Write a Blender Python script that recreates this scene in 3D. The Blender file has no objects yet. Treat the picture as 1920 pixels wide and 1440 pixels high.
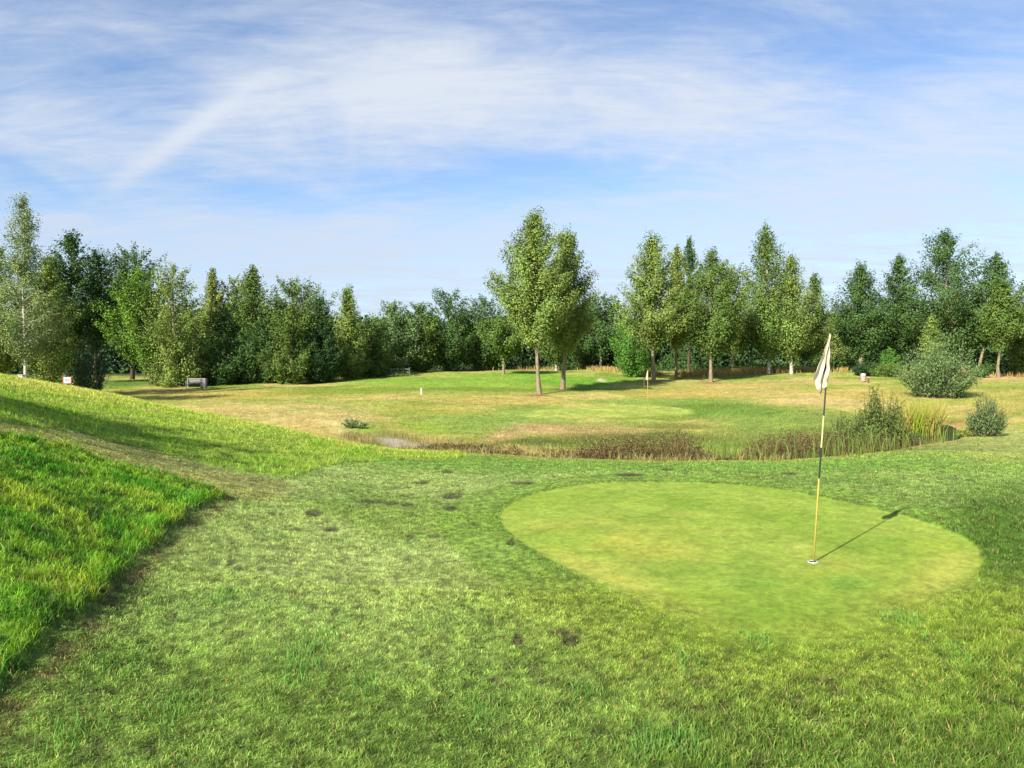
import bpy, math, random
import numpy as np
from mathutils import Vector

random.seed(7)
RNG = np.random.default_rng(11)
scene = bpy.context.scene
COL = scene.collection

# ---------------------------------------------------------------- survey frame
F, CX, HY, CAMZ = 1400.0, 960.0, 690.0, 1.85      # photo focal length (px), horizon row, eye height
GAIN = 1.75                                       # sunlit surface -> picture (lamp, sky and exposure together)

def lin(c):
    c = np.asarray(c, float) / 255.0
    return np.where(c <= 0.04045, c / 12.92, ((c + 0.055) / 1.055) ** 2.4)

def alb(c, k=1.0):                                # albedo of a surface that photographs as sRGB c in the sun
    return lin(c) / GAIN * k

# ---------------------------------------------------------------- noise
_T = RNG.random((256, 256))
def vnoise(x, y):
    xi = np.floor(x).astype(int); yi = np.floor(y).astype(int)
    fx = x - xi; fy = y - yi
    fx = fx * fx * (3 - 2 * fx); fy = fy * fy * (3 - 2 * fy)
    a = _T[xi & 255, yi & 255]; b = _T[(xi + 1) & 255, yi & 255]
    c = _T[xi & 255, (yi + 1) & 255]; d = _T[(xi + 1) & 255, (yi + 1) & 255]
    return (a + (b - a) * fx) * (1 - fy) + (c + (d - c) * fx) * fy
def fbm(x, y, o=4, s=0.0):
    v = 0; a = 0.5; t = 0
    for i in range(o):
        v = v + a * vnoise(x + s + 17.3 * i, y - s * 1.7 + 9.1 * i); t += a
        x = x * 2.03; y = y * 2.03; a *= 0.5
    return v / t
def sstep(a, b, x):
    t = np.clip((x - a) / (b - a), 0, 1)
    return t * t * (3 - 2 * t)

# ---------------------------------------------------------------- terrain: surveyed levels (column, row, distance)
PTS = [
 # left edge column: the mound
 (0,1440,3.3),(0,1290,3.9),(0,1000,5.5),(0,850,7.3),(0,795,8.7),(0,762,10.2),(0,730,13.5),(0,710,22),
 (-300,1290,3.7),(-300,850,6.2),(-300,700,10.5),(-300,660,20),
 (130,850,8.5),(130,800,10.6),(130,765,13.6),(126,733,24.5),
 (300,1440,3.4),(300,1200,4.9),(300,1000,6.8),(300,900,8.8),(300,850,10.7),(300,800,14),(300,763,21.5),
 (430,935,8.7),(430,880,10.8),(430,840,13),(415,783,19.2),
 (560,1440,3.45),(560,1100,6.0),(560,1000,7.9),(560,900,11.0),(560,850,13.9),(560,810,17.2),
 (690,1440,3.45),(690,1000,8.2),(690,900,11.8),(690,860,14.2),(690,839,15.8),
 # platform with the near green
 (960,1440,3.45),(960,1200,5.08),(960,1000,8.35),(960,900,12.3),(900,858,15.2),
 (1250,1440,3.45),(1250,1200,5.08),(1250,1050,7.2),(1250,903,12.1),(1150,869,14.4),
 (1550,1440,3.45),(1524,1050,7.2),(1550,935,10.5),(1550,866,14.6),(1350,869,14.4),
 (1900,1440,3.45),(1900,1050,7.2),(1900,900,12.3),(1700,846,16.3),(1900,850,16.4),(2200,900,12.3),(2200,1440,3.45),
 (1800,832,18.2),(1900,800,24),(1900,770,32),(1900,748,42),(1900,722,60),(1900,706,80),
 # behind the mound
 (-300,745,48),(0,752,44),(126,752,42),(300,768,36),(415,790,30),(415,810,26),(560,822,23.5),(690,845,20),(690,825,23),
 (-300,716,74),(0,718,70),(200,722,66),(290,727,62),(200,712,76),(368,728,62),
 # far side of the ditch and the field
 (560,790,30),(500,760,38),(500,742,47),(500,726,60),(600,722,64),(640,780,32),(690,800,28),
 (740,805,28),(750,770,37),(740,740,48),(740,714,66),(740,698,84),
 (900,825,22.5),(880,790,30),(880,760,40),(880,730,54),(880,705,74),(880,693,96),
 (1010,740,52),(1055,729,57),(1100,712,68),(1100,697,82),(1150,690,96),
 (1150,848,19.5),(1150,822,23.6),(1150,797,29.5),(1150,786,35),(1150,778,38),(1150,766,41.5),(1150,757,44.5),
 (1330,850,19.5),(1330,820,24),(1330,795,30),(1330,775,37.5),(1330,755,45),(1224,716,67),(1332,717,68),
 (1480,840,21),(1480,808,26),(1480,775,36),(1480,750,44),(1480,730,55),(1440,700,76),
 (1620,800,27),(1620,760,40),(1620,735,50),(1618,718,64),(1620,695,84),
 (1750,805,27.5),(1790,790,31.5),(1800,768,38),(1760,746,44),(1750,720,58),(1800,702,78),
 (1020,800,28),(1000,772,38),(1000,752,46),
 (2200,800,24),(2200,740,46),(2200,706,80),
]
for _px in (-700, -300, 0, 300, 600, 900, 1200, 1500, 1800, 2200, 2700):
    PTS += [(_px, HY + F * 0.35 / 130, 130), (_px, HY + F * 0.5 / 400, 400), (_px, HY + F * 0.8 / 3000, 3000)]
    PTS += [(_px, HY + F * 1.85 / 1.5, 1.5)]
PTS += [(-700,HY+F*1.0/6,6),(-700,HY+F*.3/12,12),(-700,HY+F*.2/30,30),(-700,HY+F*1.6/60,60),
        (2700,HY+F*1.9/6,6),(2700,HY+F*1.9/14,14),(2700,HY+F*1.9/30,30),(2700,HY+F*1.4/60,60)]
_P = np.array([((p[0] - CX) / F * 2.2, math.log(p[2])) for p in PTS])
_Hh = np.array([(p[1] - HY) / F * p[2] for p in PTS])
def _phi(r2):
    return 0.5 * r2 * np.log(r2 + 1e-9)
_n = len(PTS)
_A = np.zeros((_n + 3, _n + 3))
_A[:_n, :_n] = _phi(((_P[:, None] - _P[None]) ** 2).sum(-1)) + np.eye(_n) * 0.003
_A[:_n, _n] = 1; _A[:_n, _n + 1:] = _P; _A[_n:, :_n] = _A[:_n, _n:].T
_W = np.linalg.solve(_A, np.concatenate([_Hh, np.zeros(3)]))
GU = np.linspace(-1.3, 1.3, 261); GL = np.linspace(math.log(1.5), math.log(3000), 420)
_gu, _gl = np.meshgrid(GU * 2.2, GL, indexing='ij')
_Q = np.stack([_gu.ravel(), _gl.ravel()], 1)
_HG = np.concatenate([_phi(((q[:, None] - _P[None]) ** 2).sum(-1)) @ _W[:_n] + _W[_n] + q @ _W[_n + 1:]
                      for q in np.array_split(_Q, 40)]).reshape(_gu.shape)
_HG = np.clip(_HG, -0.6, 3.2)

def poly_pts(pd):                                  # (column, distance) -> ground xy
    return np.array([((p - CX) / F * d, d) for p, d in pd])
DITCH = poly_pts([(640,30),(670,27),(700,25),(750,22.4),(820,20),(900,18.5),(1000,17.6),(1150,17.2),(1300,17.2),
                  (1450,17.3),(1560,18),(1640,20),(1690,22.3),(1735,24.8),(1765,27),(1785,29)])
def seg_dist(x, y, poly, closed=False):
    best = np.full(x.shape, 1e9); bt = np.zeros(x.shape)
    n = len(poly); m = n if closed else n - 1
    for i in range(m):
        a = poly[i]; b = poly[(i + 1) % n]
        e = b - a; L2 = (e ** 2).sum()
        t = np.clip(((x - a[0]) * e[0] + (y - a[1]) * e[1]) / L2, 0, 1)
        d = np.hypot(x - a[0] - t * e[0], y - a[1] - t * e[1])
        k = d < best
        best = np.where(k, d, best); bt = np.where(k, (i + t) / m, bt)
    return best, bt
WATER_H = 2.27
POND = poly_pts([(1688,20.2),(1735,19.6),(1765,20.6),(1792,23.5),(1800,27),(1775,29.5),(1730,29.5),(1690,27.5),(1672,23)])
def base_h(x, y):                                  # metres below the eye, smooth survey surface
    d = np.maximum(y, 1.6); u = np.clip(x / d, -1.299, 1.299)
    fu = (u - GU[0]) / (GU[1] - GU[0]); fl = (np.log(np.minimum(d, 2990)) - GL[0]) / (GL[1] - GL[0])
    i = np.clip(np.floor(fu).astype(int), 0, len(GU) - 2); j = np.clip(np.floor(fl).astype(int), 0, len(GL) - 2)
    fu = fu - i; fl = fl - j
    return (_HG[i, j] * (1 - fu) * (1 - fl) + _HG[i + 1, j] * fu * (1 - fl) + _HG[i, j + 1] * (1 - fu) * fl + _HG[i + 1, j + 1] * fu * fl)
def terrain(x, y):                                 # ground level
    x = np.asarray(x, float); y = np.asarray(y, float)
    h = base_h(x, y)
    dd, tt = seg_dist(x, y, DITCH)
    wid = 1.0 + 0.5 * sstep(0.75, 1.0, tt)
    w = np.exp(-(dd / wid) ** 4) * sstep(0, .12, tt)
    h = h * (1 - w) + np.maximum(h, 2.19 + .36 * sstep(.30, .46, tt)) * w
    h = h + .38 * np.exp(-(((x - 10.6) / 2.6) ** 2 + ((y - 37.5) / 2.6) ** 2)) - .34 * np.exp(-(((x - 12.3) / 1.7) ** 2 + ((y - 33) / 1.8) ** 2))
    h = h + .22 * np.exp(-(((x - 2.5) / 6) ** 2 + ((y - 31) / 2.2) ** 2)) - .12 * np.exp(-(((x - 2.5) / 5.5) ** 2 + ((y - 37.5) / 2.2) ** 2))
    m = (x > 8) & (x < 22) & (y > 16) & (y < 34)
    if m.any():
        wp = np.zeros(h.shape); wp[m] = sstep(-.55, .5, sdf(x[m], y[m], POND))
        h = h * (1 - wp) + np.maximum(h, 2.6) * wp
    return CAMZ - h
def ray_ground(px, py, dmin=2.6, dmax=130):
    d = np.exp(np.linspace(math.log(dmin), math.log(dmax), 3000)); x = (px - CX) / F * d
    f = CAMZ - terrain(x, d) - (py - HY) / F * d
    k = np.where((f[:-1] > 0) & (f[1:] <= 0))[0]
    i = k[0] if len(k) else int(np.argmin(np.abs(f)))
    return np.array([x[i], d[i]])
def pix_poly(pts, dmin=2.6, dmax=130):
    return np.array([ray_ground(a, b, dmin, dmax) for a, b in pts])
def inside(x, y, poly):
    c = np.zeros(x.shape, bool); n = len(poly)
    for i in range(n):
        ax, ay = poly[i]; bx, by = poly[(i + 1) % n]
        if ay == by: continue
        k = ((ay > y) != (by > y)) & (x < (bx - ax) * (y - ay) / (by - ay) + ax)
        c ^= k
    return c
def sdf(x, y, poly):
    d, _ = seg_dist(x, y, poly, True)
    return np.where(inside(x, y, poly), d, -d)     # positive inside
def smooth_poly(p, n=6):
    out = []
    N = len(p)
    for i in range(N):
        a, b, c, d = p[i - 1], p[i], p[(i + 1) % N], p[(i + 2) % N]
        for k in range(n):
            t = k / n
            out.append(0.5 * ((2 * b) + (c - a) * t + (2 * a - 5 * b + 4 * c - d) * t * t + (3 * b - a - 3 * c + d) * t ** 3))
    return np.array(out)

GREEN = smooth_poly(pix_poly([(936,965),(962,940),(1010,922),(1090,908),(1200,902),(1330,904),(1450,915),(1560,934),(1680,962),
   (1770,990),(1825,1018),(1842,1052),(1828,1085),(1790,1132),(1690,1176),(1560,1204),(1400,1206),(1280,1180),(1180,1125),(1080,1075),(1000,1030),(955,998)]))
ROUGH_L = pix_poly([(-400,815),(0,822),(150,850),(300,893),(380,915),(412,932),(370,960),(300,1005),(230,1070),(150,1155),(70,1235),(0,1300),(-120,1420),(-500,1600)])
PATH = pix_poly([(-400,760),(0,792),(150,812),(300,846),(430,885),(545,905),(560,920),(500,940),(412,932),(380,915),(300,893),(150,850),(0,822),(-400,800)])
UPPER = np.concatenate([pix_poly([(-400,760),(0,792),(150,812),(300,846),(430,882),(552,893),(600,876),(640,868),(760,862),(850,862),(880,856)], dmax=19),
   poly_pts([(850,17.0),(760,18.6),(690,19.0),(560,21),(415,26),(300,31),(126,36),(0,40),(-400,42)])])
GREEN2 = smooth_poly(pix_poly([(985,776),(1040,766),(1130,759),(1220,759),(1285,766),(1290,775),(1210,781),(1100,782),(1020,783)], dmin=30))

BLOBS = [ # far field wear, mowing and painted slope shading: column, row, half width, half height, colour, strength
 (560,776,150,20,(204,188,124),.75),(660,802,80,14,(206,188,124),.75),(430,764,90,12,(200,182,116),.7),(380,742,120,6,(196,180,96),.8),
 (310,736,60,6,(198,180,110),.7),(560,738,150,6,(188,170,88),.7),
 (745,803,85,9,(138,172,56),.9),(880,778,60,12,(160,165,70),.6),(800,768,90,10,(176,170,78),.7),
 (620,736,110,6,(136,160,60),.7),(760,775,70,8,(140,164,62),.6),(860,718,220,8,(140,178,62),1.0),(900,731,270,5,(112,150,45),.9),(690,735,80,5,(140,160,60),.6),(1080,714,120,9,(120,165,52),1.0),(960,704,120,6,(132,172,56),1.0),
 (760,712,120,5,(128,160,60),.7),(900,699,40,3,(190,175,110),.7),
 (900,750,160,6,(196,178,100),.7),(1000,752,120,6,(196,178,100),.7),
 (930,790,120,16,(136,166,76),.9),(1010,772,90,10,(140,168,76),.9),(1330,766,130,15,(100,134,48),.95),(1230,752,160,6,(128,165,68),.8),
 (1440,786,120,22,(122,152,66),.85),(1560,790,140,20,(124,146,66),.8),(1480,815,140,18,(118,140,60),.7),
 (1110,806,140,10,(182,158,104),.85),(1010,800,60,10,(198,168,120),.7),(945,816,40,10,(205,165,120),.7),(1010,826,80,9,(98,112,50),.9),(1200,822,150,13,(104,108,52),.9),(1270,797,70,6,(116,126,56),.85),(1130,832,90,6,(106,118,52),.7),(1250,812,40,8,(104,118,50),.7),(1090,795,70,4,(150,150,84),.6),(1430,775,60,7,(104,136,50),.7),(1480,798,60,6,(142,166,72),.7),(1400,835,110,8,(118,140,56),.7),  # dark olive entries put the mound front's shading into the colour
 (870,830,70,10,(150,140,75),.6),
 (1450,738,190,7,(200,178,112),.8),(1560,752,110,7,(208,182,128),.85),(1380,724,110,7,(200,176,110),.8),(1500,716,130,5,(190,172,104),.7),
 (1250,738,90,7,(200,172,96),.7),(1640,742,90,8,(196,172,94),.7),
 (1600,693,110,5,(110,150,52),.9),(1660,690,60,6,(108,150,50),.9),
 (1880,760,80,16,(188,174,96),.7),(1890,738,60,5,(190,176,92),.6),(1870,708,60,5,(216,178,126),.8),(1790,795,50,10,(160,120,80),.8),(1840,775,60,10,(186,164,96),.7),
 (240,719,60,7,(92,132,44),.9),(1128,712,9,2.2,(214,204,168),.9),(1195,709,14,1.5,(200,205,140),.6),
 (1010,743,26,3,(150,105,85),.8),(1055,731,20,3,(120,95,70),.7),(1332,717,22,2.5,(170,120,90),.7),(1224,716,20,2.5,(140,110,80),.7),
]
def mix(a, b, w):
    return a + (b - a) * w[:, None]
def ground_colour(x, y):
    """albedo of turf, mowing zones, wear and painted shade; returns rgb, blade height, zone masks"""
    n = len(x)
    z = terrain(x, y)
    d = np.maximum(y, 1.0)
    px = CX + F * x / d; py = HY + F * (CAMZ - z) / d
    n1 = fbm(x * .55, y * .55, 4); n2 = fbm(x * 2.3, y * 2.3, 4, 31.0); n3 = fbm(x * 9, y * 9, 3, 77.0); n4 = fbm(x * 26, y * 26, 2, 13.0)
    C = np.empty((n, 3))
    # mown apron round the green
    C[:] = (154,182,92)
    C = mix(C, np.array((190,206,124)), np.exp(-(((px - 720) / 440) ** 2 + ((py - 1020) / 190) ** 2)) * .9)
    C = mix(C, np.array((134,164,74)), sstep(.46, .7, n1) * .8)
    C = mix(C, np.array((160,180,94)), sstep(.52, .74, n2) * .5)
    C = mix(C, np.array((112,152,72)), sstep(.56, .72, fbm(x * .9 + 40, y * .9, 3)) * .25)
    hb = np.full(n, .026) + .008 * (n2 - .5)
    sg = sdf(x, y, GREEN)
    band = sstep(-.85, -.7, sg) * (1 - sstep(1080, 1150, py))
    C = mix(C, np.array((140,174,72)), band * .8); hb = hb * (1 - .35 * band)
    lip = np.exp(-((sg + .07) / .07) ** 2)
    C = mix(C, np.array((104,138,52)), lip * .4); hb = hb + .012 * lip
    # back strip of the platform, greener
    C = mix(C, np.array((128,170,70)), sstep(12.6, 13.6, d) * (d < 20) * .7)
    # right side, longer and darker
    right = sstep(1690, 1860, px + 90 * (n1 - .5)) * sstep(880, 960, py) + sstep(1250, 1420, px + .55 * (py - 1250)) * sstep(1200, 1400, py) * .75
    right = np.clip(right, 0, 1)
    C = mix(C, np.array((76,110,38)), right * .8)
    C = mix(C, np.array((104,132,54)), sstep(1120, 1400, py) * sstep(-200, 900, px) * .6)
    apron = np.exp(-(np.minimum(sg, 0) / 1.1) ** 2) * sstep(1040, 1130, py)
    C = mix(C, np.array((142,160,58)), apron * .8)
    hb += .02 * right
    # dry corner behind, right
    dry = np.exp(-(((px - 1880) / 120) ** 2 + ((py - 845) / 26) ** 2)) + np.exp(-(((px - 1900) / 90) ** 2 + ((py - 800) / 26) ** 2))
    C = mix(C, np.array((196,186,108)), np.clip(dry, 0, 1) * (.35 + .5 * n2))
    # bare soil scuffs; the placed patches paint grey-green shadow into the turf
    soil_shade = np.zeros(n)
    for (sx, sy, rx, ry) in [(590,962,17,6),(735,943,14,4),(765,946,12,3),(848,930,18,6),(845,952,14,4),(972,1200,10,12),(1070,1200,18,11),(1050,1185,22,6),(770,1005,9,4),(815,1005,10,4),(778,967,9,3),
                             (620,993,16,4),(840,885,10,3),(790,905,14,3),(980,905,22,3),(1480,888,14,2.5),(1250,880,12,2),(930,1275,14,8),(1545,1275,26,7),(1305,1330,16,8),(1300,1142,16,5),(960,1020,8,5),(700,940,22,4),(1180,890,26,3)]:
        soil_shade = np.maximum(soil_shade, np.exp(-(((px - sx) / rx) ** 2 + ((py - sy) / ry) ** 2)))
    soil_shade = sstep(.22, .5, soil_shade * (.15 + .9 * n3 + .9 * n4)) * (d < 18)
    soil_shade = np.maximum(soil_shade, sstep(.68, .76, fbm(x * 7, y * 7, 3, 5.0)) * .5 * (d < 18) * (sg < 0))
    C = mix(C, np.array((96,96,62)), soil_shade * .8)
    # the near green
    front = sstep(1050, 1150, py); gw = .03 + .75 * front
    g = sstep(-gw, gw, sg - .04 * front + (.03 + .5 * front) * (n2 - .5) + .04 * (n3 - .5))
    ring = np.hypot(x - 1.2, y - 8.2)
    stripe = sstep(-.25, .25, np.sin(ring * 3.2))
    gc = np.empty((n, 3)); gc[:] = (156,180,72)
    gc = mix(gc, np.array((142,170,56)), stripe * .35)
    gc = mix(gc, np.array((178,182,82)), sstep(.5, .74, n1 * .6 + n2 * .4) * .6)
    gc = mix(gc, np.array((132,164,58)), sstep(.52, .7, fbm(x * 1.3 - 9, y * 1.3, 4, 3.0)) * .55)
    edge = np.exp(-(sg / .16) ** 2)
    gc = mix(gc, np.array((204,196,92)), sstep(1000, 1060, py) * np.exp(-((sg - .25) / .25) ** 2) * .6)
    gc = mix(gc, np.array((118,156,44)), sstep(1090, 1180, py) * .55 * (.4 + n2))
    for (sx, sy, rx, ry, c) in [(1500,1020,26,5,(206,208,110)),(1590,1090,40,12,(100,150,60)),(1420,1092,50,12,(104,148,50)),(1170,1012,70,16,(206,196,84)),(1240,1030,60,14,(200,194,84)),(1760,1020,50,14,(190,204,70)),
                                (1525,1070,30,8,(190,192,80)),(1300,1110,60,16,(140,165,54))]:
        gc = mix(gc, np.array(c), np.exp(-(((px - sx) / rx) ** 2 + ((py - sy) / ry) ** 2)) * .5)
    C = mix(C, gc, g)
    hb = hb * (1 - g) + .008 * g
    # the path worn through the rough
    sp = sdf(x, y, PATH)
    pth = sstep(-.12, .15, sp + .25 * (n2 - .5)) * (d < 26)
    C = mix(C, np.array((172,168,100)), pth * (.5 + .4 * n2))
    hb = hb * (1 - pth) + .025 * pth
    # left rough and the upper bank
    sl = sdf(x, y, ROUGH_L)
    rl = sstep(-.04, .04, sl + .10 * (n3 - .5) + .34 * (n2 - .5)) * (d < 20)
    rc = np.empty((n, 3)); rc[:] = (128,172,54)
    rc = mix(rc, np.array((160,188,64)), sstep(.45, .7, n2))
    rc = mix(rc, np.array((84,148,38)), sstep(.46, .64, fbm(x * 1.7, y * 1.7, 4, 61.0)))
    rc = mix(rc, np.array((58,92,36)), sstep(.60, .72, fbm(x * 6, y * 6, 3, 52.0)) * .8)
    C = mix(C, rc, rl)
    hb = hb * (1 - rl) + (.030 + .042 * n2 + .035 * np.exp(-((sl - .08) / .10) ** 2)) * rl
    su = sdf(x, y, UPPER)
    ru = sstep(-.05, .05, su + .12 * (n3 - .5)) * (d < 44)
    uc = np.empty((n, 3)); uc[:] = (156,190,70)
    uc = mix(uc, np.array((204,206,98)), sstep(11, 20, d) * .85)
    uc = mix(uc, np.array((138,186,54)), sstep(.45, .65, n2) * .6)
    uc = mix(uc, np.array((204,200,110)), np.exp(-((py - (716 + px * .105)) / 9) ** 2) * (px < 420) * .5)
    C = mix(C, uc, ru)
    hb = hb * (1 - ru) + (.034 + .034 * n2 + .05 * np.exp(-((su - .08) / .12) ** 2) * (d < 17)) * ru
    # fringe of scuffed soil at the foot of the left rough
    fr = np.exp(-((sl + .10) / .09) ** 2) * (d < 11) * sstep(.35, .6, n3)
    C = mix(C, np.array((112,98,66)), fr * .7)
    # the field beyond the ditch
    far = sstep(17.0, 19.2, d + .9 * (n2 - .5)) * (1 - ru) * np.where(px > 1680, sstep(19, 26, d), 1)
    fc = np.empty((n, 3)); fc[:] = (166,174,84)
    fc = mix(fc, np.array((204,186,112)), sstep(.46, .66, fbm(x * .33, y * .33, 4, 8.0)))
    fc = mix(fc, np.array((140,158,66)), sstep(.52, .68, fbm(x * .21 + 9, y * .21, 4, 18.0)))
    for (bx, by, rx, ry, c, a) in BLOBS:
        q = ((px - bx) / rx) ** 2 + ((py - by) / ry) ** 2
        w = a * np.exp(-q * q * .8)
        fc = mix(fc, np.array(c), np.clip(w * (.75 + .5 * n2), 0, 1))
    g2 = sstep(-.4, .4, sdf(x, y, GREEN2) + .5 * (n1 - .5))
    fc = mix(fc, np.array((176,188,88)), g2 * .9)
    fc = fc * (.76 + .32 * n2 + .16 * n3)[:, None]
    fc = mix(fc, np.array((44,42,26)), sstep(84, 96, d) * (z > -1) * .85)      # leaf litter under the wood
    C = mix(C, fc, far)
    hb = hb * (1 - far) + .04 * far
    hb = hb * (1 - far * g2) + .004 * far * g2
    dd, tt = seg_dist(x, y, DITCH)
    C = mix(C, np.array((104,84,56)), np.exp(-(dd / 1.25) ** 4) * .8 * sstep(.06, .2, tt))
    C = mix(C, np.array((186,180,156)), np.exp(-(dd / .75) ** 4) * sstep(.12, .16, tt) * sstep(.32, .27, tt) * .95)
    bank = np.exp(-((dd - 1.5) / .7) ** 2) * (d < 40)
    C = mix(C, np.array((196,170,104)), bank * .6 * np.where(y > 17.5, 1, .8) * (.4 + n2))
    near = (1 - far) * (1 - .75 * g)
    C = C * (1 + (.16 + .2 * near) * (n3 - .5) + (.22 + .45 * near - .1 * g) * (n4 - .5))[:, None]
    C = mix(C, np.array((208,206,130)), near * sstep(.62, .8, n4) * .18)
    return np.clip(lin(np.clip(C, 0, 255)), 0, 1), hb, dict(green=g, far=far, rl=rl, ru=ru, path=pth, soil_shade=soil_shade, right=right, green2=g2 * far, d=d, ditch=dd)
def relief(x, y, hb, zn):
    r = .020 * (fbm(x * 1.1, y * 1.1, 3, 4.0) - .5) + .012 * (fbm(x * 6, y * 6, 3, 9.0) - .5)
    k = 1 + 2.0 * np.maximum(zn['rl'], zn['ru']) + 3.0 * zn['far'] * (1 - zn['green2'])
    r = r * k * (1 - .85 * zn['green'])
    r += .34 * (fbm(x * .16, y * .16, 3, 64.0) - .5) * zn['far'] * (1 - zn['green2']) * sstep(19, 23, zn['d']) + .03 * zn['soil_shade'] * (fbm(x * 24, y * 24, 2, 3.0) - .5)
    r += .045 * zn['rl'] + .015 * zn['ru'] - .018 * zn['green'] - .012 * zn['soil_shade']
    return r
def ground_z(x, y):
    x = np.atleast_1d(np.asarray(x, float)); y = np.atleast_1d(np.asarray(y, float))
    _, hb, zn = ground_colour(x, y)
    return terrain(x, y) + relief(x, y, hb, zn)

# ---------------------------------------------------------------- mesh helpers
def np_mesh(name, V, faces, colours=None, mat=None, smooth=False, mat_index=None):
    me = bpy.data.meshes.new(name)
    V = np.asarray(V, np.float32)
    me.vertices.add(len(V)); me.vertices.foreach_set('co', V.ravel())
    idx = np.concatenate([np.asarray(f, np.int32).ravel() for f in faces])
    cnt = np.concatenate([np.full(len(f), np.asarray(f).shape[1], np.int32) for f in faces])
    st = np.concatenate([[0], np.cumsum(cnt)[:-1]]).astype(np.int32)
    me.loops.add(len(idx)); me.loops.foreach_set('vertex_index', idx)
    me.polygons.add(len(cnt)); me.polygons.foreach_set('loop_start', st)
    if mat_index is not None: me.polygons.foreach_set('material_index', np.asarray(mat_index, np.int32))
    if smooth: me.polygons.foreach_set('use_smooth', np.ones(len(cnt), bool))
    else: me.polygons.foreach_set('use_smooth', np.zeros(len(cnt), bool))
    if colours is not None:
        a = me.color_attributes.new('Col', 'FLOAT_COLOR', 'POINT')
        c4 = np.ones((len(V), 4), np.float32); c4[:, :3] = colours
        a.data.foreach_set('color', c4.ravel())
    for m in (mat if isinstance(mat, (list, tuple)) else [mat] if mat else []): me.materials.append(m)
    me.update(calc_edges=True); me.validate()
    return me
def link(name, me, parent=None, **props):
    o = bpy.data.objects.new(name, me); COL.objects.link(o)
    if parent is not None: o.parent = parent
    for k, v in props.items(): o[k] = v
    return o
def empty(name, loc, label, cat, group=None):
    o = bpy.data.objects.new(name, None); COL.objects.link(o)
    o.location = loc; o.empty_display_size = .2
    o['label'] = label; o['category'] = cat
    if group: o['group'] = group
    return o
class Geo:                                        # collects boxes and tubes into one mesh
    def __init__(s): s.V = []; s.F = []; s.M = []; s.n = 0
    def add(s, V, Fs, m=0):
        V = np.asarray(V, float); s.V.append(V)
        for f in Fs: s.F.append(tuple(int(i) + s.n for i in f)); s.M.append(m)
        s.n += len(V)
    def box(s, c, sz, m=0, bev=.0, rz=0.0):
        c = np.asarray(c, float); hx, hy, hz = np.asarray(sz, float) / 2
        b = min(bev, hx * .9, hy * .9, hz * .9) if bev else min(hx, hy, hz) * .15
        V = []
        for zz, k in ((-hz, b), (-hz + b, 0), (hz - b, 0), (hz, b)):
            for sx, sy in ((-1, -1), (1, -1), (1, 1), (-1, 1)):
                V.append((sx * (hx - k), sy * (hy - k), zz))
        V = np.array(V); ca, sa = math.cos(rz), math.sin(rz)
        V = np.stack([V[:, 0] * ca - V[:, 1] * sa, V[:, 0] * sa + V[:, 1] * ca, V[:, 2]], 1) + c
        Fs = [(3, 2, 1, 0), (12, 13, 14, 15)]
        for r in range(3):
            for i in range(4):
                Fs.append((r * 4 + i, r * 4 + (i + 1) % 4, r * 4 + 4 + (i + 1) % 4, r * 4 + 4 + i))
        s.add(V, Fs, m)
    def tube(s, pts, rad, seg=8, m=0, cap=True):
        V, Fs = tube_np(np.asarray(pts, float), np.asarray(rad, float), seg, cap)
        ms = m if isinstance(m, (list, tuple)) else None
        V0 = s.n; s.V.append(V); s.n += len(V)
        for k, f in enumerate(Fs):
            s.F.append(tuple(int(i) + V0 for i in f))
            s.M.append(ms[min(k // seg, len(ms) - 1)] if ms else m)
    def build(s, name, mat, parent=None, smooth=False, **props):
        V = np.concatenate(s.V)
        me = bpy.data.meshes.new(name); me.from_pydata(V.tolist(), [], s.F)
        for mm in (mat if isinstance(mat, (list, tuple)) else [mat]): me.materials.append(mm)
        me.polygons.foreach_set('material_index', np.array(s.M, np.int32))
        me.polygons.foreach_set('use_smooth', np.full(len(s.F), smooth))
        me.update()
        return link(name, me, parent, **props)
def tube_np(P, R, seg=6, cap=False):
    n = len(P)
    T = np.gradient(P, axis=0); T /= np.linalg.norm(T, axis=1)[:, None] + 1e-9
    ref = np.where(np.abs(T[:, 2:3]) > .9, np.array([[1., 0, 0]]), np.array([[0, 0, 1.]]))
    A = np.cross(T, ref); A /= np.linalg.norm(A, axis=1)[:, None] + 1e-9
    B = np.cross(T, A)
    th = np.arange(seg) / seg * 2 * math.pi
    V = (P[:, None] + (A[:, None] * np.cos(th)[None, :, None] + B[:, None] * np.sin(th)[None, :, None]) * R[:, None, None]).reshape(-1, 3)
    Fs = []
    for i in range(n - 1):
        for k in range(seg):
            Fs.append((i * seg + k, i * seg + (k + 1) % seg, (i + 1) * seg + (k + 1) % seg, (i + 1) * seg + k))
    if cap:
        Fs.append(tuple(range(seg))[::-1]); Fs.append(tuple((n - 1) * seg + k for k in range(seg)))
    return V, Fs

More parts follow.
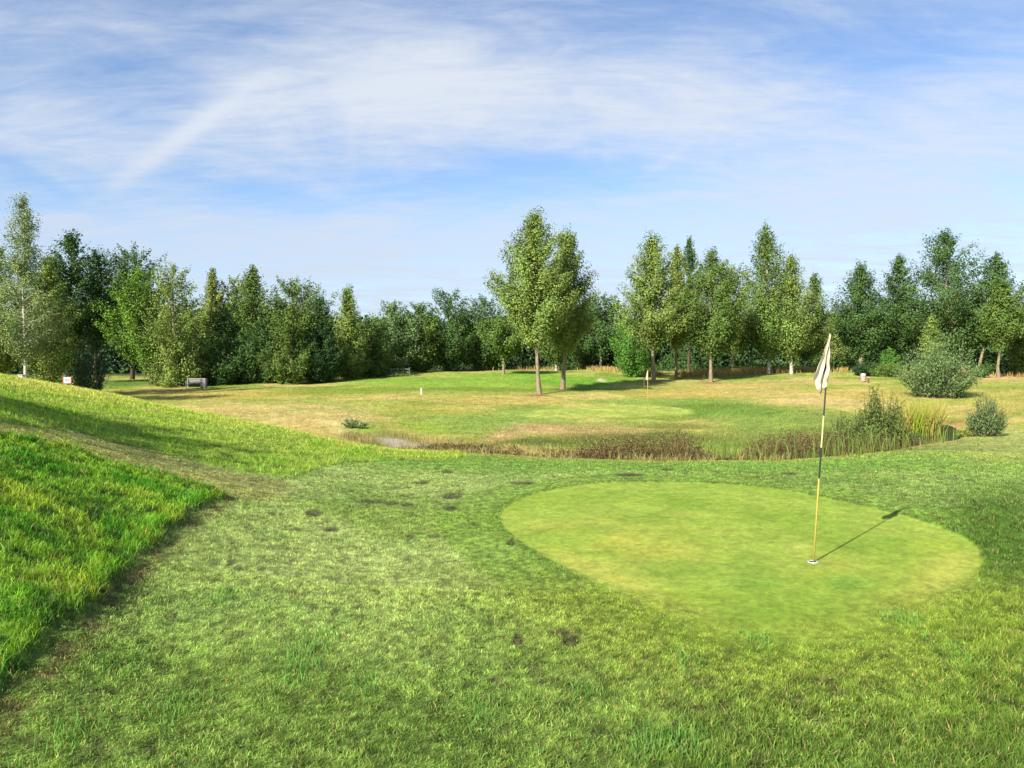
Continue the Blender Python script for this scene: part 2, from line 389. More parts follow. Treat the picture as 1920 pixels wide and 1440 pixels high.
# ---------------------------------------------------------------- materials
def new_mat(name):
    m = bpy.data.materials.new(name); m.use_nodes = True
    nt = m.node_tree; nt.nodes.clear()
    return m, nt, nt.nodes, nt.links
def leaf_mat(name, trans=.35, rough=.6, spec=.25, scale=1.0):
    m, nt, N, L = new_mat(name)
    out = N.new('ShaderNodeOutputMaterial'); at = N.new('ShaderNodeAttribute'); at.attribute_name = 'Col'
    p = N.new('ShaderNodeBsdfPrincipled'); p.inputs['Roughness'].default_value = rough; p.inputs['Specular IOR Level'].default_value = spec
    t = N.new('ShaderNodeBsdfTranslucent'); mx = N.new('ShaderNodeMixShader'); mx.inputs[0].default_value = trans
    hs = N.new('ShaderNodeHueSaturation'); hs.inputs['Value'].default_value = 1.25; hs.inputs['Hue'].default_value = .485; hs.inputs['Saturation'].default_value = 1.1
    src = at.outputs['Color']
    L.new(src, p.inputs['Base Color']); L.new(src, hs.inputs['Color']); L.new(hs.outputs[0], t.inputs['Color'])
    L.new(p.outputs[0], mx.inputs[1]); L.new(t.outputs[0], mx.inputs[2]); L.new(mx.outputs[0], out.inputs[0])
    return m
def solid_mat(name, rgb, rough=.6, noise=.25, nscale=20, metallic=0, spec=.4, stretch=(1, 1, 1)):
    m, nt, N, L = new_mat(name)
    out = N.new('ShaderNodeOutputMaterial'); p = N.new('ShaderNodeBsdfPrincipled')
    tc = N.new('ShaderNodeTexCoord'); mp = N.new('ShaderNodeMapping'); mp.inputs['Scale'].default_value = stretch
    nz = N.new('ShaderNodeTexNoise'); nz.inputs['Scale'].default_value = nscale; nz.inputs['Detail'].default_value = 5
    rp = N.new('ShaderNodeValToRGB')
    rp.color_ramp.elements[0].position = .3; rp.color_ramp.elements[1].position = .7
    a = np.array(rgb) * (1 - noise); b = np.minimum(np.array(rgb) * (1 + noise), .95)
    rp.color_ramp.elements[0].color = (*a, 1); rp.color_ramp.elements[1].color = (*b, 1)
    bp = N.new('ShaderNodeBump'); bp.inputs['Strength'].default_value = .25; bp.inputs['Distance'].default_value = .01
    L.new(tc.outputs['Object'], mp.inputs[0]); L.new(mp.outputs[0], nz.inputs['Vector']); L.new(nz.outputs['Fac'], rp.inputs[0])
    L.new(rp.outputs[0], p.inputs['Base Color']); L.new(nz.outputs['Fac'], bp.inputs['Height']); L.new(bp.outputs[0], p.inputs['Normal'])
    p.inputs['Roughness'].default_value = rough; p.inputs['Metallic'].default_value = metallic; p.inputs['Specular IOR Level'].default_value = spec
    L.new(p.outputs[0], out.inputs[0])
    return m
M_leaf = leaf_mat('leaf_foliage', .14, .7, .1)
M_grass = leaf_mat('grass_blades', .4, .6, .2)
M_dry = leaf_mat('dry_stalks', .25, .8, .1)
M_bark = solid_mat('grey_bark', alb((156,142,112)), .9, .45, 6, spec=.1, stretch=(3, 3, .6))
M_bark_dark = solid_mat('dark_bark', alb((96,84,66)), .9, .4, 6, spec=.1, stretch=(3, 3, .6))
M_birch = solid_mat('pale_birch_bark', alb((214,208,188)), .8, .35, 5, spec=.15, stretch=(.8, .8, 4))

def ground_mat():
    m, nt, N, L = new_mat('turf')
    out = N.new('ShaderNodeOutputMaterial'); p = N.new('ShaderNodeBsdfPrincipled'); at = N.new('ShaderNodeAttribute'); at.attribute_name = 'Col'
    geo = N.new('ShaderNodeNewGeometry')
    def noise(s, det, rgh=.6):
        n = N.new('ShaderNodeTexNoise'); n.inputs['Scale'].default_value = s; n.inputs['Detail'].default_value = det; n.inputs['Roughness'].default_value = rgh
        L.new(geo.outputs['Position'], n.inputs['Vector']); return n
    a = noise(70, 5, .7); b = noise(9, 6, .7); c = noise(1.4, 5)
    def ramp(n, lo, hi, p0=.25, p1=.75):
        r = N.new('ShaderNodeMapRange'); r.inputs['From Min'].default_value = p0; r.inputs['From Max'].default_value = p1
        r.inputs['To Min'].default_value = lo; r.inputs['To Max'].default_value = hi; L.new(n.outputs['Fac'], r.inputs['Value']); return r
    def mul(x, y):
        k = N.new('ShaderNodeMath'); k.operation = 'MULTIPLY'; L.new(x.outputs[0], k.inputs[0]); L.new(y.outputs[0], k.inputs[1]); return k
    f = mul(mul(ramp(a, .78, 1.22), ramp(b, .90, 1.10)), ramp(c, .9, 1.1))
    vm = N.new('ShaderNodeVectorMath'); vm.operation = 'SCALE'; L.new(at.outputs['Color'], vm.inputs[0]); L.new(f.outputs[0], vm.inputs['Scale'])
    L.new(vm.outputs[0], p.inputs['Base Color'])
    bp = N.new('ShaderNodeBump'); bp.inputs['Strength'].default_value = .55; bp.inputs['Distance'].default_value = .012
    L.new(a.outputs['Fac'], bp.inputs['Height'])
    bp2 = N.new('ShaderNodeBump'); bp2.inputs['Strength'].default_value = .5; bp2.inputs['Distance'].default_value = .022
    L.new(b.outputs['Fac'], bp2.inputs['Height']); L.new(bp.outputs[0], bp2.inputs['Normal']); L.new(bp2.outputs[0], p.inputs['Normal'])
    p.inputs['Roughness'].default_value = .9; p.inputs['Specular IOR Level'].default_value = .08
    L.new(p.outputs[0], out.inputs[0])
    return m
M_ground = ground_mat()

# ---------------------------------------------------------------- ground sheet
GROUND_K = 1.0 / GAIN
def build_ground():
    us = np.concatenate([-np.geomspace(6, .80, 26)[:-1], np.linspace(-.78, .78, 1200), np.geomspace(.80, 6, 26)[1:]])
    ws = [6.2]
    while ws[-1] < 135: ws.append(ws[-1] * (1.0038 if ws[-1] < 26 else 1.0062))
    ws += list(np.geomspace(140, 3000, 40))
    rows = [(-60, 60), (-25, 30), (-10, 14), (-4, 8), (-1, 6.4), (1.2, 6.2)] + [(w - 4, w) for w in ws]
    Y = np.array([r[0] for r in rows]); S = np.array([r[1] for r in rows])
    X = S[:, None] * us[None, :]; Yg = np.repeat(Y[:, None], len(us), 1)
    x = X.ravel(); y = Yg.ravel()
    cols = []; zs = []
    for k in np.array_split(np.arange(len(x)), 24):
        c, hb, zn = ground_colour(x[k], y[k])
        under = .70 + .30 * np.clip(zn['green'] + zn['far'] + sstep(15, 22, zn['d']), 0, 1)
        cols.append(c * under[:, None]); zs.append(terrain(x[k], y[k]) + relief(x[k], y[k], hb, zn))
    V = np.stack([x, y, np.concatenate(zs)], 1)
    nr, nc = len(rows), len(us)
    i = np.arange(nr - 1)[:, None] * nc + np.arange(nc - 1)[None]
    Fq = np.stack([i, i + 1, i + nc + 1, i + nc], -1).reshape(-1, 4)
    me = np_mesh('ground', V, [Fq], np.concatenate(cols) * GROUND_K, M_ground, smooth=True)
    link('ground', me, kind='structure')
build_ground()

# ---------------------------------------------------------------- grass blades
BLADE_K = 1.45 / GAIN
def blades(P, H, W, C, five=True, lean=.5, name='grass', mat=None, k=BLADE_K, root_dark=.75, dirs=None):
    n = len(P)
    th = RNG.random(n) * 2 * math.pi; ph = RNG.random(n) * 2 * math.pi
    side = np.stack([np.cos(th), np.sin(th), np.zeros(n)], 1) * (W * .5)[:, None]
    ln = np.stack([np.cos(ph), np.sin(ph), np.zeros(n)], 1) * (H * lean * RNG.random(n) ** .7)[:, None]
    up = np.zeros((n, 3)); up[:, 2] = H
    if five:
        V = np.stack([P - side, P + side, P + side * .8 + up * .55 + ln * .3, P - side * .8 + up * .55 + ln * .3, P + up * .95 + ln], 1)
        b = np.arange(n)[:, None] * 5
        Fs = [b + np.array([[0, 1, 2, 3]]), b + np.array([[3, 2, 4]])]
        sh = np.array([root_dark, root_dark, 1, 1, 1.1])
    else:
        V = np.stack([P - side, P + side, P + up * .95 + ln], 1)
        b = np.arange(n)[:, None] * 3
        Fs = [b + np.array([[0, 1, 2]])]
        sh = np.array([root_dark, root_dark, 1.1])
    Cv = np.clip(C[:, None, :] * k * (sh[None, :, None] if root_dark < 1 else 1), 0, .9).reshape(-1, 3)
    return np_mesh(name, V.reshape(-1, 3), Fs, Cv, mat or M_grass)
def scatter(dens_fn, d0, d1, n):                   # random ground points in the view wedge, kept by zone
    u = RNG.uniform(-.74, .74, n); d = np.sqrt(RNG.uniform((d0 + 1.0) ** 2, (d1 + 1.0) ** 2, n)) - 1.0
    return u * (d + 2.0), d
def vary(C, amp=.25, straw=.06):
    n = len(C)
    C = C * (1 + amp * (RNG.random(n) * 2 - 1))[:, None]
    tint = RNG.random(n)[:, None]
    C = C * np.where(tint < .5, np.array([[.92, 1.0, .9]]), np.array([[1.05, 1.0, 1.0]]))
    k = RNG.random(n) < straw
    C[k] = lin((196, 176, 108)) * (.7 + .5 * RNG.random(k.sum()))[:, None]
    return C
def grow(name, label, d0, d1, n, keep, hscale=1.0, wid=.004, five=True, lean=.6, straw=.06, amp=.28):
    x, y = scatter(None, d0, d1, n)
    C, hb, zn = ground_colour(x, y)
    k = keep(x, y, zn)
    k &= RNG.random(n) > zn['soil_shade'] * .6
    x, y, C, hb = x[k], y[k], C[k], hb[k]; zn = {a: b[k] for a, b in zn.items()}
    z = terrain(x, y) + relief(x, y, hb, zn) - .004
    m = len(x)
    H = hb * hscale * RNG.uniform(.55, 1.25, m) * (.45 + 1.1 * fbm(x * 12, y * 12, 3, 90.0))
    W = wid * RNG.uniform(.7, 1.4, m) * np.clip(y / 6, 1, 3)
    me = blades(np.stack([x, y, z], 1), H, W, vary(C, amp, straw), five, lean, name)
    return link(name, me, kind='stuff', label=label, category='grass')
mown = lambda x, y, z: (z['green'] < RNG.random(len(x))) & (z['rl'] < .5) & (z['ru'] < .5) & (z['far'] < .5)
def mown_keep(x, y, z):
    return mown(x, y, z)
parts = []
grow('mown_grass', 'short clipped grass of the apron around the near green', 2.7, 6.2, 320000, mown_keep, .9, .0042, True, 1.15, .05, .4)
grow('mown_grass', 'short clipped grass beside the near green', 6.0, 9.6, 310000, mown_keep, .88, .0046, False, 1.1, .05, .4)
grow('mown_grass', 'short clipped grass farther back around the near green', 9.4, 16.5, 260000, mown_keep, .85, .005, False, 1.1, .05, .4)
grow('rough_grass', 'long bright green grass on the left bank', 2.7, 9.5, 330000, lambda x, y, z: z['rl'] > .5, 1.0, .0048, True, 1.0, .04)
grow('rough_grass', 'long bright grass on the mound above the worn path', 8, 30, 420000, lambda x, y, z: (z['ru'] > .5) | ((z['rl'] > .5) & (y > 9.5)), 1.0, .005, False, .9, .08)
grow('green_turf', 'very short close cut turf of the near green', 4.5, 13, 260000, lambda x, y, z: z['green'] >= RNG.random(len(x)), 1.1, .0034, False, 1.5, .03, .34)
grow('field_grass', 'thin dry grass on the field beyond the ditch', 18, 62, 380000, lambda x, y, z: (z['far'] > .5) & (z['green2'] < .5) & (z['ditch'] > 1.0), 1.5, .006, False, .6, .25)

# ---------------------------------------------------------------- leaves and trees
def leaf_quads(c, nrm, size, aspect, colours, axis=None):
    n = len(c)
    nrm = nrm / (np.linalg.norm(nrm, axis=1)[:, None] + 1e-9)
    r = RNG.normal(size=(n, 3)) if axis is None else axis
    a = r - nrm * (r * nrm).sum(1)[:, None]; a /= np.linalg.norm(a, axis=1)[:, None] + 1e-9
    b = np.cross(nrm, a)
    s = size[:, None]
    bend = nrm * s * .12
    V = np.stack([c - a * s * .5 - bend, c + b * s * .5 * aspect + bend, c + a * s * .5 - bend, c - b * s * .5 * aspect + bend], 1).reshape(-1, 3)
    Fq = np.arange(n)[:, None] * 4 + np.array([[0, 1, 2, 3]])
    return V, Fq, np.repeat(colours, 4, 0)
LEAF_K = 1.3
PAL = {k: alb(v, LEAF_K) for k, v in dict(olive=(130,150,74), lime=(112,146,58), dark=(84,112,58), mid=(104,128,60), blue=(84,112,82), yellow=(142,156,78), pale=(138,156,96), deep=(64,90,50), willow=(112,138,84), bright=(96,138,58)).items()}
PROFILE = {
 'oval':   lambda t: np.sqrt(np.clip(1 - ((t - .42) / .6) ** 2, 0.02, 1)),
 'spire':  lambda t: np.clip((1 - np.exp(-t / .10)) * (1 - t ** 1.7) ** .95 * 1.06, .03, 1),
 'cone':   lambda t: np.clip((1 - np.exp(-t / .05)) * (1 - t) ** .85 * 1.05, .03, 1),
 'column': lambda t: np.clip((1 - np.exp(-t / .08)) * (1 - t ** 3.2), .05, 1),
 'round':  lambda t: np.sqrt(np.clip(1 - ((t - .5) / .54) ** 2, .03, 1)),
 'feather':lambda t: np.clip(.95 - 1.05 * sstep(.15, .62, t) * .55 - .35 * sstep(.75, 1, t), .06, 1) * (1 - np.exp(-t / .04)),
 'poplar': lambda t: np.clip((1 - np.exp(-t / .10)) * (1 - .55 * sstep(.25, .75, t)) * (1 - t ** 6), .06, 1),
}
def tree(kind, label, px, d, top, hw, cb, prof, pal, leaves=4200, lsize=.20, trunk_r=.15, bark=None, group=None, asc=35, lean=0, gap=.0, tpx=None, tops=1, xy=None, clump=1.0, cat='tree', seed=None):
    rs = np.random.default_rng(seed if seed is not None else int(px * 7 + d * 13 + 1000))
    if xy is None:
        bx, by = ((tpx if tpx is not None else px) - CX) / F * d, d
        H = CAMZ - (top - HY) / F * d
    else:
        bx, by = xy; H = None
    bz = float(ground_z(bx, by)[0]) - .06
    H = (H - bz) if H is not None else top
    W = (hw / F * d if xy is None else hw) * 1.08
    leaves = int(leaves * 3.1); lsize *= .86 + .14 * sstep(58, 72, d)
    zb = (CAMZ - (cb - HY) / F * d - bz) if xy is None else cb
    zb = max(zb, .15)
    cxo = ((px - tpx) / F * d) if tpx is not None else 0.0
    root = empty(kind, (bx, by, bz), label, cat, group)
    f = PROFILE[prof]
    # trunk
    nt_ = 9; tz = np.linspace(0, .96, nt_) * H
    wob = np.cumsum(rs.normal(0, .045, (nt_, 2)), 0) * (H / 12); wob[0] = 0
    sway = sstep(0, .6, tz / H) * cxo
    TP = np.stack([wob[:, 0] + sway + lean * tz, wob[:, 1], tz], 1)
    TR = trunk_r * (1 - .9 * (tz / (H * .97)) ** .9) + .008; TR[0] *= 1.35
    def on_trunk(z):
        return np.stack([np.interp(z, tz, TP[:, i]) for i in range(3)], -1)
    TV, TF = tube_np(TP, TR, 8); tv = [TV]; tf = [np.array(TF)]; off = len(TV)
    nb = int(np.clip(34 + (H - zb) * 4.6, 34, 100))
    lob = rs.uniform(.10, .24); lk = rs.integers(1, 4); lp = rs.random() * 6.3; hk = rs.uniform(9, 17); hp = rs.random() * 6.3
    tt = (np.arange(nb) + rs.random(nb)) / nb; az = np.arange(nb) * 2.39996 + rs.random(nb) * .9
    cc = []; cr = []; cd = []
    for i in range(nb):
        R = W * float(f(np.array(tt[i]))) * rs.uniform(.66, 1.12) * (1 + lob * math.sin(az[i] * lk + lp)) * (1 + .15 * math.sin(tt[i] * hk + hp))
        zt = zb + tt[i] * (H - zb) * .985
        a = math.radians(asc + rs.uniform(-14, 14)) * (1 - .3 * (1 - tt[i]))
        z0 = max(zb * .75, zt - R * math.tan(a))
        p0 = on_trunk(z0); p1 = np.array([on_trunk(zt)[0] + R * math.cos(az[i]), on_trunk(zt)[1] + R * math.sin(az[i]), zt])
        q = np.linspace(0, 1, 5)[:, None]
        B = p0 + (p1 - p0) * q; B[:, 2] += np.sin(q[:, 0] * math.pi) * .08 * R; B[1:4] += rs.normal(0, .05 * R + .01, (3, 3))
        rb = max(.012, float(np.interp(z0, tz, TR)) * .42)
        V, Fb = tube_np(B, np.linspace(rb, .008, 5), 4)
        tv.append(V); tf.append(np.array(Fb) + off); off += len(V)
        if rs.random() < gap + .05: continue
        for q in (rs.uniform(.35, .55), rs.uniform(.65, .8), 1.0):
            c = p0 + (p1 - p0) * q + rs.normal(0, .06 * W, 3)
            cc.append(c); cr.append(W * clump * rs.uniform(.13, .27) * (.45 + .75 * (1 - tt[i]) ** .8) + .10); cd.append(p1 - p0)
        q = rs.uniform(1.1, 1.24); cc.append(p0 + (p1 - p0) * q + np.array([0, 0, .06 * W])); cr.append(cr[-1] * rs.uniform(.4, .62)); cd.append(p1 - p0 + np.array([0, 0, .3 * R]))
    for k in range(4):                                        # leader
        t = .93 + .075 * k / 3
        c = on_trunk(zb + t * (H - zb)) + rs.normal(0, .02 * W, 3)
        if tops > 1: c[0] += (k % 2 - .5) * W * .5
        cc.append(c); cr.append(.05 * W * (1.5 - 1.1 * k / 3) + .05); cd.append(np.array([0, 0, 1.]))
    cc = np.array(cc); cr = np.array(cr); cd = np.array(cd); cd = cd / np.linalg.norm(cd, axis=1)[:, None] + np.array([[0, 0, .5]])
    w = cr ** 2; cnt = np.maximum(6, (w / w.sum() * leaves).astype(int))
    ci = np.repeat(np.arange(len(cc)), cnt); n = len(ci)
    dv = rs.normal(size=(n, 3)); dv /= np.linalg.norm(dv, axis=1)[:, None]
    rad = rs.random(n) ** .5 * (1 + .2 * (rs.random(n) < .10))
    along_ = (dv * cd[ci]).sum(1)[:, None] * cd[ci] * .75
    pos = cc[ci] + (dv * np.array([[1, 1, .72]]) + along_) * (cr[ci] * rad)[:, None]
    pos[:, 2] = np.maximum(pos[:, 2], .05)
    outw = pos - np.stack([np.full(n, cxo), np.zeros(n), np.minimum(pos[:, 2], zb + .45 * (H - zb))], 1)
    outw /= np.linalg.norm(outw, axis=1)[:, None] + 1e-9
    nr = dv * .85 + outw * .35 + np.array([[0, 0, .35]]) + rs.normal(0, .42, (n, 3))
    base = PAL[pal]
    ctint = rs.uniform(.66, 1.36, len(cc)); chue = rs.uniform(-.10, .08, len(cc))
    col = base[None] * ctint[ci][:, None] * rs.uniform(.84, 1.16, n)[:, None]
    col[:, 0] *= 1 + chue[ci] + rs.normal(0, .06, n); col[:, 2] *= 1 + rs.normal(0, .1, n)
    V, Fq, Cv = leaf_quads(pos, nr, lsize * rs.uniform(.6, 1.25, n), .72, np.clip(col, .004, .5))
    Tm = np_mesh('trunk', np.concatenate(tv), [np.concatenate(tf)], None, bark or M_bark, smooth=True)
    link('trunk', Tm, root)
    link('crown', np_mesh('crown', V, [Fq], Cv, M_leaf), root)
    return root

GW = 'trees along the edge of the left wood'; GC = 'trees at the back of the middle of the course'; GR = 'slender trees standing right of the middle'; GD = 'dark alders at the right of the picture'
tree('birch_tree', 'tallest feathery pale tree at far left, thin straight trunk showing through its leaves', 45, 46, 366, 62, 664, 'feather', 'pale', 6500, .13, .11, M_birch, GW, 30, gap=.12, clump=.8)
tree('leafy_tree', 'olive tree cut by the left edge of the picture beside the tallest feathery tree', -8, 49, 458, 52, 690, 'column', 'olive', 5200, .16, .14, None, GW)
tree('leafy_tree', 'broad olive tree just right of the tallest feathery tree, reaching down behind the white sign', 96, 50, 486, 46, 702, 'column', 'olive', 5600, .16, .13, None, GW)
tree('leafy_tree', 'tall dark green tree behind the olive tree above the white sign', 128, 70, 438, 54, 640, 'column', 'dark', 5600, .22, .2, M_bark_dark, GW)
tree('leafy_tree', 'dark tree between the tall dark one and the open crowned one', 180, 74, 470, 40, 640, 'column', 'dark', 4200, .22, .18, M_bark_dark, GW)
tree('leafy_tree', 'dark open crowned tree with sky gaps, standing behind the two lit trees', 248, 78, 464, 60, 590, 'round', 'dark', 4200, .22, .2, M_bark_dark, GW, gap=.18)
tree('leafy_tree', 'bright lime tree left of the pair near the bench, bare trunk foot in shade', 264, 66, 504, 48, 676, 'oval', 'lime', 5600, .18, .14, M_bark_dark, GW, tpx=284)
tree('leafy_tree', 'rounded olive green tree with leaves to the ground just left of the bench', 326, 64, 496, 48, 722, 'oval', 'olive', 6200, .18, .15, None, GW)
tree('leafy_tree', 'pale pointed tree rising behind the bushy trees above the bench', 398, 75, 506, 30, 650, 'cone', 'yellow', 3200, .18, .13, None, GW)
tree('leafy_tree', 'small topped olive tree between the two pointed ones behind the bench', 438, 77, 520, 34, 650, 'oval', 'olive', 3200, .2, .13, None, GW)
tree('leafy_tree', 'pointed mid green tree, tallest of those right of the bench', 476, 75, 502, 38, 650, 'spire', 'mid', 4200, .2, .15, None, GW)
tree('leafy_tree', 'broad topped mid green tree right of the tall pointed one in the left wood', 546, 75, 526, 52, 640, 'oval', 'mid', 5000, .2, .17, None, GW)
tree('leafy_tree', 'narrow dark tree leaning into the gap left of the pale conical tree', 602, 75, 560, 34, 690, 'column', 'dark', 3600, .2, .14, M_bark_dark, GW)
tree('conical_tree', 'conical pale olive tree with a sharp top at the right end of the left wood', 654, 72, 541, 38, 702, 'cone', 'olive', 5000, .18, .15, None, GW)
tree('bushy_tree', 'dense low green tree behind and right of the bench', 424, 67.5, 588, 58, 722, 'column', 'dark', 5600, .19, .13, M_bark_dark, GW)
tree('bushy_tree', 'low dark bushy tree in the middle of the left wood edge', 494, 68, 600, 46, 722, 'column', 'dark', 4600, .19, .12, M_bark_dark, GW)
tree('bushy_tree', 'lime tipped bushy tree in front of the broad topped one', 546, 66.5, 572, 40, 718, 'spire', 'mid', 4600, .18, .12, None, GW)
tree('bushy_tree', 'low dark bushy tree left of the conical tree foot', 604, 68.5, 606, 38, 716, 'column', 'deep', 4000, .19, .12, M_bark_dark, GW)
tree('bushy_tree', 'low mid green tree at the corner where the left wood ends', 698, 76, 604, 38, 704, 'oval', 'mid', 3800, .19, .12, M_bark_dark, GW)
tree('leafy_tree', 'pale grey green tree at the back, first right of the left wood', 736, 82, 568, 44, 690, 'oval', 'willow', 4600, .22, .16, None, GC)
tree('leafy_tree', 'olive green back tree between the grey green one and the dark twin topped one', 786, 84, 570, 38, 688, 'oval', 'mid', 4200, .22, .16, None, GC)
tree('leafy_tree', 'dark twin topped tree at the back, above the bright fairway', 842, 86, 546, 48, 676, 'round', 'dark', 4800, .22, .2, M_bark_dark, GC, tops=2)
tree('leafy_tree', 'dark round tree at the back left of the tall pair', 912, 88, 560, 46, 680, 'round', 'dark', 4800, .22, .18, M_bark_dark, GC)
tree('leafy_tree', 'mid green tree with a pale bare trunk, half hidden left of the tall pair', 944, 76, 596, 42, 652, 'round', 'mid', 3600, .2, .14, M_bark, GC)
tree('alder_tree', 'left tree of the tall pair standing in the dry field', 1004, 52, 406, 66, 622, 'spire', 'olive', 13500, .17, .14, M_bark, 'tall pair of trees in the dry field', 42, tpx=1011, seed=21)
tree('alder_tree', 'right tree of the tall pair, a little shorter than its neighbour', 1060, 57, 436, 53, 640, 'spire', 'olive', 11000, .17, .16, M_bark, 'tall pair of trees in the dry field', 42, tpx=1055, tops=2)
tree('leafy_tree', 'slim pale trunked tree behind the tall pair', 1043, 84, 590, 34, 668, 'oval', 'mid', 2600, .2, .13, M_birch, GC)
tree('leafy_tree', 'dark tree just right of the tall pair at the back', 1092, 92, 578, 42, 672, 'round', 'dark', 4000, .22, .17, M_bark_dark, GC)
tree('leafy_tree', 'dark tree with two pale stems behind the small white flag', 1126, 90, 552, 42, 660, 'round', 'dark', 4200, .22, .15, M_birch, GC)
tree('leafy_tree', 'dark tree filling the gap left of the slender trees', 1158, 95, 568, 38, 680, 'oval', 'deep', 3600, .22, .16, M_bark_dark, GC)
tree('shrub', 'tall bright green shrub below the first slender tree on its left', 1186, 74, 604, 40, 694, 'round', 'bright', 4200, .16, .07, None, None, 50, cat='shrub')
tree('alder_tree', 'first slender tree right of the tall pair, behind the second flag', 1222, 68, 443, 56, 632, 'spire', 'olive', 8200, .18, .16, M_bark, GR, 42, tpx=1226)
tree('alder_tree', 'yellowish narrow tree squeezed behind the first two slender trees', 1268, 75, 464, 34, 640, 'spire', 'yellow', 4200, .18, .13, M_bark, GR, 45)
tree('poplar_tree', 'dark narrow spire topping out behind the first two slender trees', 1291, 84, 446, 24, 640, 'column', 'dark', 3600, .2, .15, M_bark_dark, GR, 60)
tree('alder_tree', 'second slender tree, wide and shaggy, casting a long shadow to the right', 1332, 69, 474, 60, 642, 'spire', 'mid', 8200, .18, .16, M_bark, GR, 38, tpx=1333)
tree('alder_tree', 'olive tree behind the right side of the shaggy second tree', 1374, 79, 496, 40, 650, 'oval', 'olive', 4600, .2, .15, M_bark, GR, 42)
tree('poplar_tree', 'tallest slender tree with a white trunk and a split top', 1438, 76, 429, 54, 652, 'poplar', 'mid', 7800, .19, .16, M_birch, GR, 55, tpx=1441, tops=2)
tree('alder_tree', 'olive tree just right of the white trunked tallest one', 1484, 75, 480, 48, 652, 'spire', 'olive', 6600, .18, .14, M_birch, GR, 45)
tree('alder_tree', 'last and smallest slender tree on a thin pale stem, left of the near flag', 1524, 80, 516, 30, 664, 'spire', 'mid', 3800, .18, .10, M_birch, GR, 45, tpx=1508)
tree('leafy_tree', 'pale low tree in the gap behind the near flag', 1562, 96, 600, 34, 680, 'oval', 'olive', 2800, .22, .13, M_bark, GR)
tree('alder_tree', 'dark pyramid crowned tree on a thick pale trunk, first right of the near flag', 1614, 84, 498, 54, 650, 'spire', 'dark', 6200, .22, .26, M_bark, GD, 25)
tree('alder_tree', 'dark narrower tree behind the small round hedge bush', 1682, 87, 480, 38, 660, 'spire', 'dark', 5000, .22, .2, M_bark_dark, GD, 25)
tree('alder_tree', 'largest dark tree at right, rising above the big willow bush', 1776, 83, 436, 74, 650, 'column', 'dark', 9000, .22, .22, M_bark, GD, 25, tpx=1806, clump=.9)
tree('alder_tree', 'dark tree with a tufted side top next to the largest one', 1860, 81, 478, 40, 640, 'column', 'dark', 5000, .21, .16, M_bark, GD, 25, tpx=1834)
tree('alder_tree', 'slim olive tree on a straight pale trunk near the right edge', 1878, 76, 530, 38, 640, 'spire', 'mid', 4600, .2, .15, M_bark, GD, 30, tpx=1872)
tree('alder_tree', 'dark tree cut by the right edge of the picture', 1930, 80, 534, 40, 690, 'oval', 'mid', 4200, .2, .15, M_bark_dark, GD, 30)
tree('young_conifer', 'spiky pale green young tree poking out above the big willow bush', 1746, 58, 594, 25, 712, 'cone', 'olive', 2600, .13, .07, M_bark, None, 8)
tree('hedge_bush', 'tall clipped green bush beside the dark narrower tree foot', 1668, 76, 656, 16, 700, 'column', 'bright', 2200, .13, .05, M_bark_dark, None, 50, cat='bush')
tree('hedge_bush', 'small dark round bush behind the pink bin', 1622, 74, 680, 18, 702, 'round', 'deep', 1800, .13, .05, M_bark_dark, None, 50, cat='bush')
tree('hedge_bush', 'low spreading bush at the foot of the tall clipped one', 1656, 73, 684, 24, 704, 'round', 'mid', 1800, .13, .05, M_bark_dark, None, 50, cat='bush')
tree('shrub', 'rusty brown shrub right of the big willow bush under the dark trees', 1842, 75, 684, 16, 702, 'round', 'dark', 1200, .12, .05, M_bark_dark, None, 50, cat='shrub')
# two trees left of the view; the photo shows their shadows on the mound and in the field
tree('leafy_tree', 'broad tree standing outside the left of the picture, whose shadow crosses the mound', 0, 0, 8.5, 2.5, 2.2, 'oval', 'mid', 5200, .2, .16, M_bark_dark, None, 30, xy=(-13.7, 3.0), seed=5)
tree('leafy_tree', 'tree standing outside the left of the picture, whose shadow lies in the field', 0, 0, 13.5, 2.4, 2.0, 'oval', 'mid', 4200, .3, .18, M_bark_dark, None, 30, xy=(-33.5, 32.0), seed=6)

